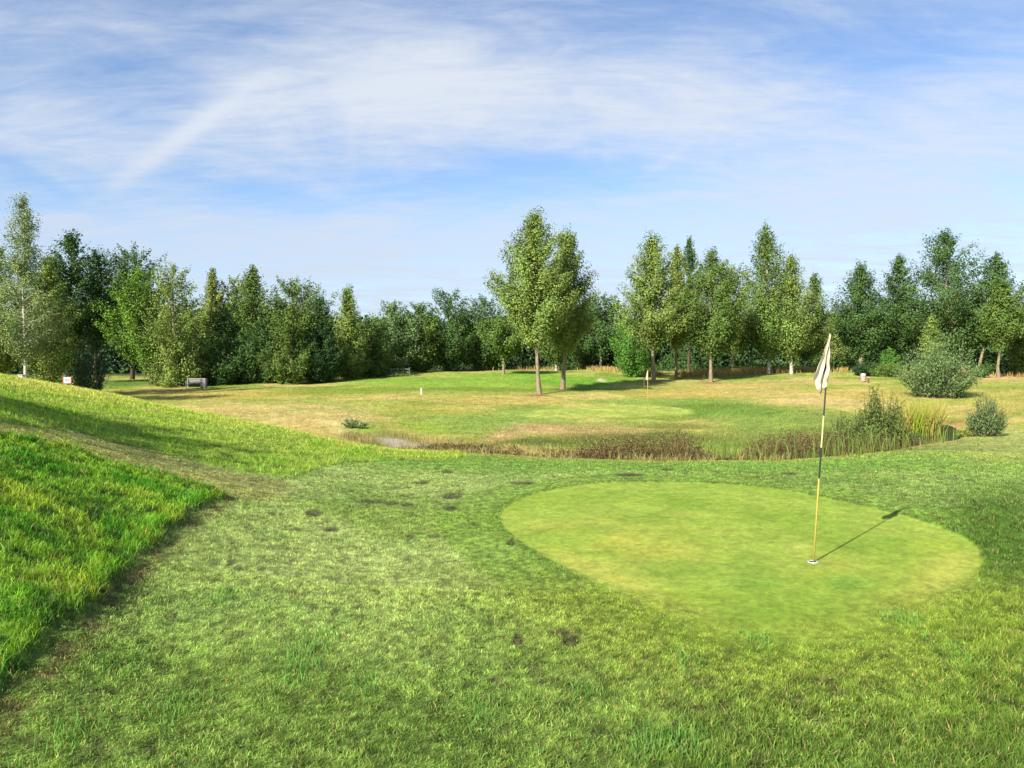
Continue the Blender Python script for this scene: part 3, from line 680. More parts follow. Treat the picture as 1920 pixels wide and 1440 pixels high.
# ---------------------------------------------------------------- bushes with many stems
def stem_bush(kind, label, px, d, top, hw, nst, pal, lsize=.12, per=26, spread=.9, cat='bush', aspect=.3, stem_top=.02, seed=3, vert=1.0, asp_depth=.8):
    rs = np.random.default_rng(seed)
    bx, by = (px - CX) / F * d, d
    bz = float(ground_z(bx, by)[0]) - .05
    H = CAMZ - (top - HY) / F * d - bz; W = hw / F * d
    root = empty(kind, (bx, by, bz), label, cat)
    tv = []; tf = []; off = 0; P = []; A = []; C = []
    for i in range(nst):
        a = rs.random() * 2 * math.pi; r = math.sqrt(rs.random())
        b = np.array([math.cos(a) * r * W * .45, math.sin(a) * r * W * .45 * asp_depth, 0])
        hh = H * (1 - .5 * r ** 2.2) * rs.uniform(.5, 1.1) * vert
        e = np.array([math.cos(a) * r * W * spread, math.sin(a) * r * W * spread * asp_depth, hh])
        q = np.linspace(0, 1, 5)[:, None]
        B = b + (e - b) * q; B[:, :2] -= (e - b)[:2] * (np.sin(q * math.pi) * .12); B[1:] += rs.normal(0, .02 * H, (4, 3))
        V, Fb = tube_np(B, np.linspace(.016, .004, 5), 4); tv.append(V); tf.append(np.array(Fb) + off); off += len(V)
        t = rs.random(per) ** .7 * .95 + .05
        c = np.stack([np.interp(t, q[:, 0], B[:, k]) for k in range(3)], 1) + rs.normal(0, .05 * W + .02, (per, 3)) * np.array([1, 1, .6])
        P.append(c); ax = np.tile((e - b) / np.linalg.norm(e - b), (per, 1)) + rs.normal(0, .55, (per, 3)); A.append(ax)
        C.append(np.tile(PAL[pal] * rs.uniform(.7, 1.3), (per, 1)) * rs.uniform(.7, 1.3, (per, 1)))
    P = np.concatenate(P); A = np.concatenate(A); C = np.concatenate(C); P[:, 2] = np.maximum(P[:, 2], .03)
    n = len(P); nr = rs.normal(size=(n, 3)) + np.array([[0, 0, .4]])
    V, Fq, Cv = leaf_quads(P, nr, lsize * rs.uniform(.6, 1.4, n), aspect, np.clip(C, .004, .5), A)
    link('stems', np_mesh('stems', np.concatenate(tv), [np.concatenate(tf)], None, M_bark_dark), root)
    link('foliage', np_mesh('foliage', V, [Fq], Cv, M_leaf), root)
    return root
stem_bush('willow_bush', 'big feathery grey green willow bush in the dry field at right', 1760, 45, 636, 80, 190, 'willow', .16, 60, 1.0, seed=4)
stem_bush('willow_bush', 'grey green bush on the bank near the right edge', 1848, 20.8, 740, 38, 110, 'willow', .075, 50, 1.0, seed=5, aspect=.22)
stem_bush('willow_bush', 'dark feathery bush standing in the ditch right of the near flagstick', 1650, 20.3, 728, 56, 190, 'mid', .08, 62, 1.0, seed=6)
stem_bush('shrub', 'narrow upright shrub behind the ditch bush, taller than it', 1642, 22.0, 722, 13, 30, 'willow', .07, 40, .9, seed=16)
stem_bush('willow_bush', 'low loose bush in the ditch left of the dark feathery one', 1588, 18.9, 776, 56, 150, 'mid', .075, 50, 1.0, seed=7)
stem_bush('shrub', 'feathery dark blue green shrub behind the mound right of the white sign', 166, 52, 612, 42, 120, 'blue', .16, 46, .9, seed=8)
stem_bush('shrub', 'small green shrub at the start of the ditch below the dry slope', 664, 27.5, 782, 27, 44, 'willow', .07, 26, 1.0, seed=9)
stem_bush('shrub', 'low yellow green bush on the pond bank left of the grey green bush', 1815, 21.0, 800, 20, 40, 'yellow', .07, 34, 1.0, seed=10)

stem_bush('shrub', 'low dark green scrub at the pond edge under the yellow reeds', 1716, 20.4, 806, 26, 60, 'dark', .06, 40, 1.0, seed=31, cat='shrub')

# ---------------------------------------------------------------- woods behind, undergrowth, weeds, reeds
def leaf_mass(name, label, x, y, z, size, colours, aspect=.6, cat='undergrowth', mat=None):
    n = len(x)
    P = np.stack([x, y, z], 1)
    nr = RNG.normal(size=(n, 3)) + np.array([[0, -.3, .5]])
    V, Fq, Cv = leaf_quads(P, nr, size * RNG.uniform(.6, 1.4, n), aspect, np.clip(colours, .003, .5))
    return link(name, np_mesh(name, V, [Fq], Cv, mat or M_leaf), kind='stuff', label=label, category=cat)
n = 125000
u = RNG.uniform(-.95, .95, n); d = RNG.uniform(97, 118, n); x = u * d
crest = 5.2 + 3.6 * fbm(x * .16, d * .16, 4, 2.0) + 1.2 * fbm(x * .7, d * .7, 2, 5.0) + 1.6 * sstep(-.2, -.5, u) + 1.0 * sstep(.3, .5, u)
z = CAMZ - .8 + crest * RNG.random(n) ** 1.0
C = PAL['deep'][None] * (.7 + .8 * fbm(x * .3, z * .5 + d, 3, 6.0))[:, None] * RNG.uniform(.7, 1.3, (n, 1))
leaf_mass('woodland', 'dark wood closing the view behind the separate trees', x, d, z, np.full(n, .55), C, .8, 'woodland')
n = 30000
u = RNG.uniform(-.8, .8, n); u = u[(u < -.57) | (u > -.45)]; n = len(u); dl = np.interp(u, [-.8, -.45, -.4, -.2, -.15, .1, .2, .8], [54, 62, 74, 76, 90, 92, 86, 88]); d = dl + RNG.random(n) * 10
x = u * d; hmax = .5 + 2.6 * sstep(.35, .75, fbm(x * .35, d * .2, 3, 12.0))
z = terrain(x, d) + hmax * RNG.random(n) ** 1.2
C = np.where(RNG.random((n, 1)) < .5, PAL['deep'][None], PAL['dark'][None]) * RNG.uniform(.6, 1.3, (n, 1))
leaf_mass('undergrowth', 'dark brambles and low growth under the trees', x, d, z, np.full(n, .24), C, .6)
# dry tall grass at the foot of the trees
def stalks(name, label, x, y, h, w, colours, lean=.35, cat='grass', sink=.03, five=True):
    z = terrain(x, y) - sink
    me = blades(np.stack([x, y, z], 1), h, w, colours, five, lean, name, M_dry, 1.3 / GAIN, .8)
    return link(name, me, kind='stuff', label=label, category=cat)
n = 9000
u = np.concatenate([RNG.uniform(.10, .45, n * 3 // 4), RNG.uniform(-.1, .7, n // 4)])
d = np.interp(u, [-.1, .1, .2, .3, .45, .7], [92, 86, 77, 79, 80, 78]) + RNG.normal(0, 1.6, len(u)); x = u * d
C = lin((204,172,112))[None] * RNG.uniform(.6, 1.25, (len(u), 1)) * np.where(RNG.random((len(u), 1)) < .3, np.array([[.7, 1, .6]]), 1)
k = fbm(x * .5, d * .5, 3, 3.0) > .42
stalks('tall_dry_grass', 'pale dry grass fringe at the foot of the slender trees', x[k], d[k], RNG.uniform(.3, .75, k.sum()), RNG.uniform(.03, .07, k.sum()), C[k], .5)
# brown dead weeds in the ditch
def along(poly, t):
    s = t * (len(poly) - 1); i = np.minimum(s.astype(int), len(poly) - 2); f = (s - i)[:, None]
    return poly[i] * (1 - f) + poly[i + 1] * f
n = 9000
t = RNG.uniform(.27, .77, n); p = along(DITCH, t); x = p[:, 0] + RNG.normal(0, .35, n); y = p[:, 1] + RNG.normal(0, .55, n)
px_ = CX + F * x / y
hh = np.interp(px_, [800, 900, 1000, 1100, 1180, 1260, 1330, 1380, 1420, 1500, 1560, 1700], [.45, .5, .55, .8, .85, 1.05, .75, .55, 1.0, 1.05, 1.15, .9])
dens = fbm(x * .9, y * .6, 3, 44.0); k = dens > np.interp(px_, [800, 950, 1000, 1340, 1380, 1410, 1700], [.47, .45, .42, .40, .50, .39, .40])
x, y, hh = x[k], y[k], hh[k]; n = len(x)
pt = np.interp(px_[k], [820, 900, 950, 1000, 1050, 1100, 1180, 1250, 1290, 1340, 1380, 1410, 1450, 1500, 1560, 1640, 1700], [836, 846, 856, 853, 845, 836, 826, 814, 822, 850, 852, 818, 808, 804, 792, 800, 815])
hh = np.maximum((CAMZ - (pt - HY) / F * y) - terrain(x, y), .12) * RNG.uniform(.45, 1.05, n) * (.6 + .7 * fbm(x * 1.8, y * .5, 3, 51.0))
C = np.where(RNG.random((n, 1)) < .35, lin((138,112,80))[None], np.where(RNG.random((n, 1)) < .55, lin((112,100,64))[None], lin((168,154,98))[None])) * RNG.uniform(.5, 1.05, (n, 1))
stalks('dead_weeds', 'brown dead dock stalks standing along the ditch', x, y, hh, RNG.uniform(.010, .022, n), C, .25, 'weeds')
m = 7; xs = np.repeat(x, m); ys = np.repeat(y, m); f_ = RNG.uniform(.35, 1.0, n * m); zs = terrain(xs, ys) + np.repeat(hh, m) * f_
xs = xs + RNG.normal(0, .05, n * m); ys = ys + RNG.normal(0, .05, n * m)
Cw = np.repeat(C, m, 0) / GAIN * 1.15 * RNG.uniform(.5, 1.1, (n * m, 1))
leaf_mass('seed_heads', 'rusty seed heads on the dead stalks in the ditch', xs, ys, zs, np.full(n * m, .045), Cw, .5, 'weeds', M_dry)
# green weeds among them
n = 4200
t = RNG.uniform(.56, .78, n); p = along(DITCH, t); x = p[:, 0] + RNG.normal(0, .6, n); y = p[:, 1] + RNG.normal(0, .8, n)
k = fbm(x * .8, y * .8, 3, 71.0) > .45; x, y = x[k], y[k]; n = len(x)
C = lin((120,140,66))[None] * RNG.uniform(.6, 1.2, (n, 1))
stalks('green_weeds', 'green weeds growing among the dead stalks', x, y, RNG.uniform(.35, .8, n), RNG.uniform(.012, .025, n), C, .5, 'weeds')
# straw fringe along the platform edge
n = 10000
t = RNG.uniform(.08, .98, n); p = along(DITCH, t); e = RNG.normal(1.35, .35, n) * np.where(RNG.random(n) < .75, -1, 1)
x = p[:, 0] + e * .15; y = p[:, 1] + e
k = fbm(x * 1.1, y * 1.1, 3, 23.0) > .44; x, y = x[k], y[k]; n = len(x)
C = np.where(RNG.random((n, 1)) < .6, lin((178,162,108))[None], lin((142,146,76))[None]) * RNG.uniform(.6, 1.15, (n, 1))
stalks('straw_fringe', 'pale straw grass fringing both banks of the ditch', x, y, RNG.uniform(.08, .26, n), RNG.uniform(.008, .016, n), C, .6)
# reed bed at the pond
n = 2300
px_ = RNG.uniform(1690, 1760, n); d = RNG.uniform(25.0, 28.2, n) ; x = (px_ - CX) / F * d; y = d
C = np.where((RNG.random((n, 1)) < .25) | (np.abs(px_ - 1722)[:, None] < 8), lin((160,180,62))[None], lin((196,178,100))[None]) * RNG.uniform(.5, 1.1, (n, 1))
stalks('reeds', 'yellowing reed bed beside the pond at right', x, y, RNG.uniform(1.0, 1.62, n), RNG.uniform(.018, .034, n), C, .45, 'reeds')
n = 420
px_ = RNG.uniform(1676, 1728, n); d = RNG.uniform(20.5, 23.5, n); x = (px_ - CX) / F * d
C = lin((96,120,62))[None] * RNG.uniform(.6, 1.2, (n, 1))
stalks('rushes', 'green rushes in front of the yellow reeds', x, d, RNG.uniform(.4, .85, n), RNG.uniform(.012, .024, n), C, .4, 'reeds')

# taller tufts, clover and fallen leaves in the lawn
tx = []; ty = []; th_ = []
for (a, b, r, m) in [(575,1215,.16,240),(560,1262,.12,140),(688,1290,.10,90),(1225,1400,.12,160),(1270,1385,.10,100),(1420,1195,.12,90),(1285,1240,.10,80),(230,1250,.12,120),(330,1330,.12,120),(905,1345,.09,80),(120,1390,.15,160),(1690,1160,.16,140),(1790,1230,.14,120),(420,1120,.10,90),(1100,1300,.08,70)]:
    c = ray_ground(a, b)
    tx.append(c[0] + RNG.normal(0, r * .6, m)); ty.append(c[1] + RNG.normal(0, r, m)); th_.append(RNG.uniform(.035, .085, m))
tx = np.concatenate(tx); ty = np.concatenate(ty); th_ = np.concatenate(th_)
C = lin((112,160,72))[None] * RNG.uniform(.7, 1.25, (len(tx), 1))
me = blades(np.stack([tx, ty, ground_z(tx, ty) - .004], 1), th_, RNG.uniform(.004, .007, len(tx)), C, True, .8, 'grass_tufts')
link('grass_tufts', me, kind='stuff', label='taller blue green tufts scattered in the short lawn', category='grass')
def litter(name, label, n, d1, size, cols, hz, cat, aspect):
    x, y = scatter(None, 2.9, d1, n); _, hb, zn = ground_colour(x, y)
    k = (zn['green'] < .4) & (zn['far'] < .5) & (fbm(x * 1.3, y * 1.3, 3, 88.0) > .46); x, y = x[k], y[k]; m = len(x)
    P = np.stack([x, y, ground_z(x, y) + hz * RNG.uniform(.5, 1.3, m)], 1)
    nr = RNG.normal(0, .45, (m, 3)) + np.array([[0, 0, 1.0]])
    C = np.array(cols)[RNG.integers(0, len(cols), m)] * RNG.uniform(.75, 1.2, (m, 1))
    V, Fq, Cv = leaf_quads(P, nr, size * RNG.uniform(.6, 1.3, m), aspect, C)
    link(name, np_mesh(name, V, [Fq], Cv, M_leaf), kind='stuff', label=label, category=cat)
litter('clover', 'small round clover leaves among the lawn grass', 16000, 8, .014, [alb((120,158,72)), alb((104,146,66)), alb((130,164,80))], .020, 'clover', .9)
litter('fallen_leaves', 'scattered dry leaf bits and clippings on the lawn', 1300, 11, .015, [alb((160,140,92)), alb((130,106,70)), alb((178,170,110))], .022, 'leaves', .5)

# ---------------------------------------------------------------- water in the ditch
def water():
    m, nt, N, L = new_mat('ditch_water')
    out = N.new('ShaderNodeOutputMaterial'); p = N.new('ShaderNodeBsdfPrincipled')
    p.inputs['Base Color'].default_value = (.03, .032, .018, 1); p.inputs['Roughness'].default_value = .08; p.inputs['IOR'].default_value = 1.33
    nz = N.new('ShaderNodeTexNoise'); nz.inputs['Scale'].default_value = 4; bp = N.new('ShaderNodeBump'); bp.inputs['Strength'].default_value = .08; bp.inputs['Distance'].default_value = .02
    L.new(nz.outputs['Fac'], bp.inputs['Height']); L.new(bp.outputs[0], p.inputs['Normal']); L.new(p.outputs[0], out.inputs[0])
    t = np.linspace(.42, .82, 90); P = along(DITCH, t)
    T = np.gradient(P, axis=0); T /= np.linalg.norm(T, axis=1)[:, None]; Nn = np.stack([-T[:, 1], T[:, 0]], 1)
    w = 1.25 + .5 * sstep(.78, 1, t)
    q = np.linspace(-1, 1, 7)
    V = np.concatenate([np.concatenate([P + Nn * (w * s)[:, None], np.full((90, 1), CAMZ - WATER_H)], 1) for s in q])
    i = np.arange(6)[:, None] * 90 + np.arange(89)[None]
    Fq = np.stack([i, i + 1, i + 91, i + 90], -1).reshape(-1, 4)
    cpt = POND.mean(0); n0 = len(V); np_ = len(POND)
    ring = cpt + (POND - cpt) * 1.06
    V = np.concatenate([V, np.concatenate([np.vstack([cpt[None], ring]), np.full((np_ + 1, 1), CAMZ - WATER_H + .004)], 1)])
    k = np.arange(np_); Ft = np.stack([np.full(np_, n0), n0 + 1 + k, n0 + 1 + (k + 1) % np_], 1)
    link('water', np_mesh('water', V, [Fq, Ft], None, m, True), kind='structure')
water()

# ---------------------------------------------------------------- flagsticks
M_sign = solid_mat('faded_white_board', (.42, .43, .44), .6, .15, 30)
M_yel = solid_mat('yellow_pole', alb((214,190,92)), .35, .08, 30)
M_blk = solid_mat('black_pole', (.012, .02, .016), .4, .1, 30)
M_cream = solid_mat('cream_pole', alb((216,206,140)), .4, .1, 30)
M_white = solid_mat('white_plastic', (.5, .5, .47), .5, .15, 30)
def cloth_mat(name, rgb):
    m, nt, N, L = new_mat(name)
    out = N.new('ShaderNodeOutputMaterial'); d1 = N.new('ShaderNodeBsdfDiffuse'); t1 = N.new('ShaderNodeBsdfTranslucent'); mx = N.new('ShaderNodeMixShader'); mx.inputs[0].default_value = .35
    nz = N.new('ShaderNodeTexNoise'); nz.inputs['Scale'].default_value = 18; rp = N.new('ShaderNodeValToRGB')
    rp.color_ramp.elements[0].color = (*(np.array(rgb) * .82), 1); rp.color_ramp.elements[1].color = (*np.minimum(np.array(rgb) * 1.08, .9), 1)
    tc = N.new('ShaderNodeTexCoord'); L.new(tc.outputs['Object'], nz.inputs['Vector'])
    L.new(nz.outputs['Fac'], rp.inputs[0]); L.new(rp.outputs[0], d1.inputs[0]); L.new(rp.outputs[0], t1.inputs[0])
    L.new(d1.outputs[0], mx.inputs[1]); L.new(t1.outputs[0], mx.inputs[2]); L.new(mx.outputs[0], out.inputs[0])
    return m
M_flag = cloth_mat('cream_cloth', (.70, .63, .47)); M_mark = cloth_mat('dark_print', (.10, .09, .08))
fx, fy = ray_ground(1524, 1050)
fz = float(ground_z(fx, fy)[0])
root = empty('flagstick', (fx, fy, fz), 'near flagstick with a drooping cream flag and yellow and black bands, in the near green', 'flagstick', 'flagsticks on the course')
ax = Vector((.185, .05, 2.2)); AX = np.array(ax)
g = Geo()
bands = [(0, 0), (.365, 0), (.367, 1), (.50, 1), (.502, 2), (.64, 2), (.642, 1), (.80, 1), (.802, 2), (1.0, 2)]
hs = [b[0] for b in bands]; ms = []
for k in range(len(bands) - 1): ms.append(bands[k + 1][1] if bands[k][1] != bands[k + 1][1] else bands[k][1])
g.tube([AX * h - np.array([0, 0, .12]) * (h == 0) for h in hs], [.0085] * 2 + [.008] * 2 + [.0078] * 2 + [.0075] * 2 + [.007] * 2, 12, ms)
g.build('pole', [M_yel, M_blk, M_cream], root, True)
# hanging flag: its top corner tied at the tip, the free part slumped down along the pole in folds
ns, nt_ = 48, 54
V = []; MI = []; Fq = []
for j in range(nt_):
    t = j / (nt_ - 1)
    for i in range(ns):
        s = i / (ns - 1)
        zt = 2.19 - t * .46
        pole_x, pole_y = .185 * zt / 2.2, .05 * zt / 2.2
        wl = .010 + .118 * min(1, t * 1.12) ** 1.25 * (1 - .12 * sstep(.85, 1, t))
        wr = .030 * math.sin(min(1, t * 1.25) * math.pi / 2)
        if s < .22: xx = wr * math.sin(s / .22 * math.pi)
        else: xx = -wl * ((s - .22) / .78) ** .85
        amp = (.008 + .020 * t)
        yy = amp * math.sin(s * 15.5 + 1.3 * math.sin(t * 3)) + .35 * amp * math.sin(s * 31 + t * 6 + 1) - .014
        xx += .012 * t * math.sin(s * 15.5 + 1.9) + .004 * math.sin(t * 17 + s * 7)
        drop = t ** 1.6 * (.115 * math.exp(-((s - .55) / .17) ** 2) + .05 * math.exp(-((s - .80) / .08) ** 2) - .02 * (s > .9) - .05 * (s < .12) + .012 * math.sin(s * 40))
        V.append((pole_x + xx, pole_y + yy, zt - drop))
for j in range(nt_ - 1):
    for i in range(ns - 1):
        a = j * ns + i
        Fq.append((a, a + 1, a + ns + 1, a + ns))
        s = i / (ns - 1); t = j / (nt_ - 1)
        MI.append(1 if ((s - .47) / .12) ** 2 + ((t - .62) / .085) ** 2 < 1 else 0)
link('flag', np_mesh('flag', np.array(V), [np.array(Fq)], None, [M_flag, M_mark], True, MI), root)
# cup in the green
g = Geo()
th = np.linspace(0, 2 * math.pi, 33)[:-1]
ri, ro = .044, .048
V = np.concatenate([np.stack([np.cos(th) * r, np.sin(th) * r, np.full(32, zz)], 1) for r, zz in ((ro, -.004), (ro, .005), (ri, .006), (ri, -.002))])
Fs = []
for a in range(3):
    for i in range(32): Fs.append((a * 32 + i, a * 32 + (i + 1) % 32, (a + 1) * 32 + (i + 1) % 32, (a + 1) * 32 + i))
g.add(V, Fs, 0)
g.add(np.stack([np.cos(th) * ri, np.sin(th) * ri, np.full(32, .0015)], 1), [tuple(range(32))], 1)  # flat black disc stands for the shaded inside of the hole
o = g.build('hole_cup', [M_sign, M_blk], None, True, label='white rimmed hole cup in the green at the foot of the near flagstick', category='cup')
o.location = (fx, fy, fz + .002)

def small_flag(px, py, d, top, label, pole_mat, lean=0, flag=(.14, .38), r=.012):
    x = (px - CX) / F * d; z = float(ground_z(x, d)[0]); H = CAMZ - (top - HY) / F * d - z
    rt = empty('flagstick', (x, d, z), label, 'flagstick', 'flagsticks on the course')
    g = Geo(); g.tube([(0, 0, -.05), (lean * .5, 0, H * .5), (lean, 0, H)], [r, r, r], 8, 0); g.build('pole', [pole_mat], rt, True)
    V = []; Fq = []
    for j in range(12):
        t = j / 11
        for i in range(9):
            s = i / 8
            V.append((lean + (-(.02 + flag[0] * t ** .7) * s + .02), .025 * math.sin(s * 9 + t * 2) * (.3 + t), H - .02 - flag[1] * t - .06 * s * t))
    for j in range(11):
        for i in range(8): a = j * 9 + i; Fq.append((a, a + 1, a + 10, a + 9))
    link('flag', np_mesh('flag', np.array(V), [np.array(Fq)], None, [M_flag], True), rt)
small_flag(1214, 770, 40.5, 693, 'yellow flagstick with a limp pale flag on the second green across the ditch', M_yel, .02, (.15, .5), .013)
small_flag(1090, 690, 96, 672, 'small far white flag on a thin pole in front of the dark wood', M_white, 0, (.5, .55), .03)

# ---------------------------------------------------------------- bench, bin, sign, posts, fence
M_fence = solid_mat('mossy_wood', (.16, .17, .12), .9, .3, 14)
M_wood = solid_mat('weathered_grey_wood', (.25, .235, .21), .8, .2, 14, stretch=(1, 6, 6))
M_red = solid_mat('red_paint', (.42, .06, .045), .5, .12, 25)
M_pink = solid_mat('faded_pink_plastic', (.38, .23, .20), .6, .15, 18)
M_post = solid_mat('brown_post', (.10, .075, .05), .8, .3, 20)
M_pale = solid_mat('pale_painted_wood', (.36, .33, .25), .7, .15, 18)
def base(px, d): 
    x = (px - CX) / F * d; return x, d, float(ground_z(x, d)[0])
x, y, z = base(364, 60)
rt = empty('garden_bench', (x, y, z), 'pale wooden bench at the foot of the round olive tree by the left wood', 'bench')
rt.rotation_euler.z = math.radians(8)
g = Geo()
for k in range(4): g.box((0, -.22 + k * .13, .44), (1.25, .11, .035))
g.build('seat', [M_wood], rt)
g = Geo()
for k in range(3): g.box((0, .27 + k * .02, .58 + k * .12), (1.25, .03, .095))
g.build('backrest', [M_wood], rt)
for sx in (-.56, .56):
    for sy, hz in ((-.22, .63), (.26, .86)):
        g = Geo(); g.box((sx, sy, hz / 2 - .03), (.07, .07, hz)); g.build('leg', [M_wood], rt)
    g = Geo(); g.box((sx, 0.0, .655), (.075, .52, .04)); g.build('armrest', [M_wood], rt)
x, y, z = base(382.5, 60)
rt = empty('litter_bin', (x, y, z), 'pale slatted litter bin standing at the right end of the bench', 'bin')
g = Geo()
g.box((0, 0, .40), (.34, .34, .66), 0)
for k in range(4):
    g.box((-.132 + k * .088, -.178, .40), (.06, .02, .68), 0); g.box((-.132 + k * .088, .178, .40), (.06, .02, .68), 0)
    g.box((-.178, -.132 + k * .088, .40), (.02, .06, .68), 0); g.box((.178, -.132 + k * .088, .40), (.02, .06, .68), 0)
g.build('body', [M_wood], rt)
g = Geo(); g.box((0, 0, .77), (.42, .42, .05), 0); g.box((0, 0, .81), (.3, .3, .03), 0); g.build('lid', [M_wood], rt)
for s in (-.13, .13):
    g = Geo(); g.box((s, 0, .03), (.06, .34, .09)); g.build('foot', [M_wood], rt)
x, y, z = base(126, 23.5)
rt = empty('tee_sign', (x, y, z), 'small white sign board on two red posts on the crest of the left mound', 'sign')
rt.rotation_euler.z = math.radians(12)
g = Geo(); g.box((0, 0, .275), (.20, .022, .20), 0)
g.box((0, -.0125, .31), (.13, .004, .018), 1); g.box((-.01, -.0125, .26), (.10, .004, .03), 1); g.build('board', [M_sign, M_wood], rt)
for s in (-.112, .112):
    g = Geo(); g.box((s, 0, .17), (.022, .026, .44)); g.build('post', [M_red], rt)
x, y, z = base(790, 47)
rt = empty('marker_post', (x, y, z), 'short pale wooden post in the dry field, standing alone left of the tall pair', 'post')
g = Geo(); g.box((0, 0, .19), (.12, .12, .42)); g.box((0, -.063, .26), (.08, .012, .16)); g.build('post', [M_pale], rt)
g = Geo(); g.box((0, 0, .42), (.15, .15, .04)); g.build('cap', [M_pale], rt)
x, y, z = base(1618.5, 64)
rt = empty('litter_bin', (x, y, z), 'faded pink bin in the field in front of the small dark round bush', 'bin')
g = Geo()
g.tube([(0, 0, .06), (0, 0, .1), (0, 0, .55)], [.16, .18, .21], 16, 0); g.build('body', [M_pink], rt, False)
g = Geo(); g.tube([(0, 0, .55), (0, 0, .62), (0, 0, .72), (0, 0, .76)], [.225, .225, .19, .08], 16, 0); g.build('lid', [M_sign], rt, True)
g = Geo(); g.tube([(0, 0, -.05), (0, 0, .08)], [.12, .12], 12, 0); g.build('foot', [M_post], rt, True)
x, y, z = base(1628.5, 63)
rt = empty('post', (x, y, z), 'short dark green post right of the pink bin', 'post')
g = Geo(); g.box((0, 0, .2), (.12, .12, .46)); g.build('post', [M_post], rt)
g = Geo(); g.box((0, 0, .46), (.17, .17, .06)); g.build('cap', [M_pale], rt)
x, y, z = base(1207.5, 62)
rt = empty('marker_post', (x, y, z), 'pale short post beside the first slender tree left of its trunk', 'post')
g = Geo(); g.box((0, 0, .28), (.11, .11, .66)); g.build('post', [M_pale], rt)
g = Geo(); g.box((0, 0, .63), (.15, .15, .05)); g.build('cap', [M_pale], rt)
# low rail fence by the far fairway
x, y, z = base(740, 76)
rt = empty('rail_fence', (x, y, z), 'low grey green rail fence at the left end of the bright fairway', 'fence')
for k in range(6):
    ox = -1.5 + k * .6; zz = float(ground_z(x + ox, y)[0]) - z
    g = Geo(); g.box((ox, 0, zz + .35), (.10, .10, .85)); g.build('post', [M_fence], rt)
for h in (.66, .36):
    g = Geo(); g.box((0, -.062, h), (3.1, .035, .10)); g.build('rail', [M_fence], rt)
stem_bush('shrub', 'scrubby weeds growing along the low rail fence', 752, 75, 700, 40, 46, 'mid', .14, 26, 1.0, seed=21, cat='shrub')
x, y, z = base(40, 44)
rt = empty('marker_box', (x, y, z), 'white box half hidden behind the mound under the tallest feathery tree', 'box')
g = Geo(); g.box((0, 0, .75), (.28, .25, 1.5)); g.build('body', [M_white], rt)
g = Geo(); g.box((0, 0, 1.53), (.34, .31, .06)); g.build('lid', [M_pale], rt)

# ---------------------------------------------------------------- sky, sun
SUN_EL, SUN_AZ = math.radians(33), math.atan2(-.63, -.777)     # direction towards the sun, azimuth from +Y
sun = bpy.data.lights.new('sun', 'SUN'); sun.energy = 5.0; sun.angle = math.radians(.53); sun.color = (1, .945, .84)
so = bpy.data.objects.new('sun', sun); COL.objects.link(so)
to_sun = Vector((math.sin(SUN_AZ) * math.cos(SUN_EL), math.cos(SUN_AZ) * math.cos(SUN_EL), math.sin(SUN_EL)))
so.rotation_euler = to_sun.to_track_quat('Z', 'Y').to_euler(); so.location = to_sun * 100

world = bpy.data.worlds.new('World'); scene.world = world; world.use_nodes = True
wn = world.node_tree; N = wn.nodes; L = wn.links; N.clear()
out = N.new('ShaderNodeOutputWorld'); bg = N.new('ShaderNodeBackground'); bg.inputs['Strength'].default_value = .088
sky = N.new('ShaderNodeTexSky'); sky.sky_type = 'NISHITA'; sky.sun_disc = False; sky.sun_elevation = SUN_EL; sky.sun_rotation = SUN_AZ % (2 * math.pi)
sky.air_density = 1.0; sky.dust_density = .6; sky.ozone_density = 2.0
tc = N.new('ShaderNodeTexCoord'); sep = N.new('ShaderNodeSeparateXYZ'); L.new(tc.outputs['Generated'], sep.inputs[0])
def val(v):
    return v
def M(op, a, b=None, c=None, clamp=False):
    k = N.new('ShaderNodeMath'); k.operation = op; k.use_clamp = clamp
    for i, v in enumerate((a, b, c)):
        if v is None: continue
        if isinstance(v, (int, float)): k.inputs[i].default_value = v
        else: L.new(v, k.inputs[i])
    return k.outputs[0]
yy = M('MAXIMUM', sep.outputs[1], .12)
U = M('DIVIDE', sep.outputs[0], yy); Vv = M('DIVIDE', sep.outputs[2], yy)
# high cloud sheet: noise laid on a plane overhead, so that it flattens towards the horizon
zz = M('ADD', M('MAXIMUM', sep.outputs[2], 0), .16)
cp = N.new('ShaderNodeCombineXYZ'); L.new(M('DIVIDE', sep.outputs[0], zz), cp.inputs[0]); L.new(M('DIVIDE', sep.outputs[1], zz), cp.inputs[1])
def noise(scale, det, rough, stretch, rot, dist=0.0, off=0.0):
    mp = N.new('ShaderNodeMapping'); mp.inputs['Scale'].default_value = stretch; mp.inputs['Rotation'].default_value = (0, 0, math.radians(rot)); mp.inputs['Location'].default_value = (off, off * .7, 0)
    nz = N.new('ShaderNodeTexNoise'); nz.inputs['Scale'].default_value = scale; nz.inputs['Detail'].default_value = det; nz.inputs['Roughness'].default_value = rough; nz.inputs['Distortion'].default_value = dist
    L.new(cp.outputs[0], mp.inputs[0]); L.new(mp.outputs[0], nz.inputs['Vector']); return nz.outputs['Fac']
fib = noise(2.2, 9, .62, (1, 2.6, 1), -28, .9, 3.0)
fib2 = noise(1.1, 7, .58, (1.6, 1, 1), 20, 1.4, 11.0)
fib3 = noise(6.0, 6, .65, (1, 3.5, 1), -30, .6, 7.0)
wv = M('MULTIPLY', M('SUBTRACT', fib2, .5), .22)
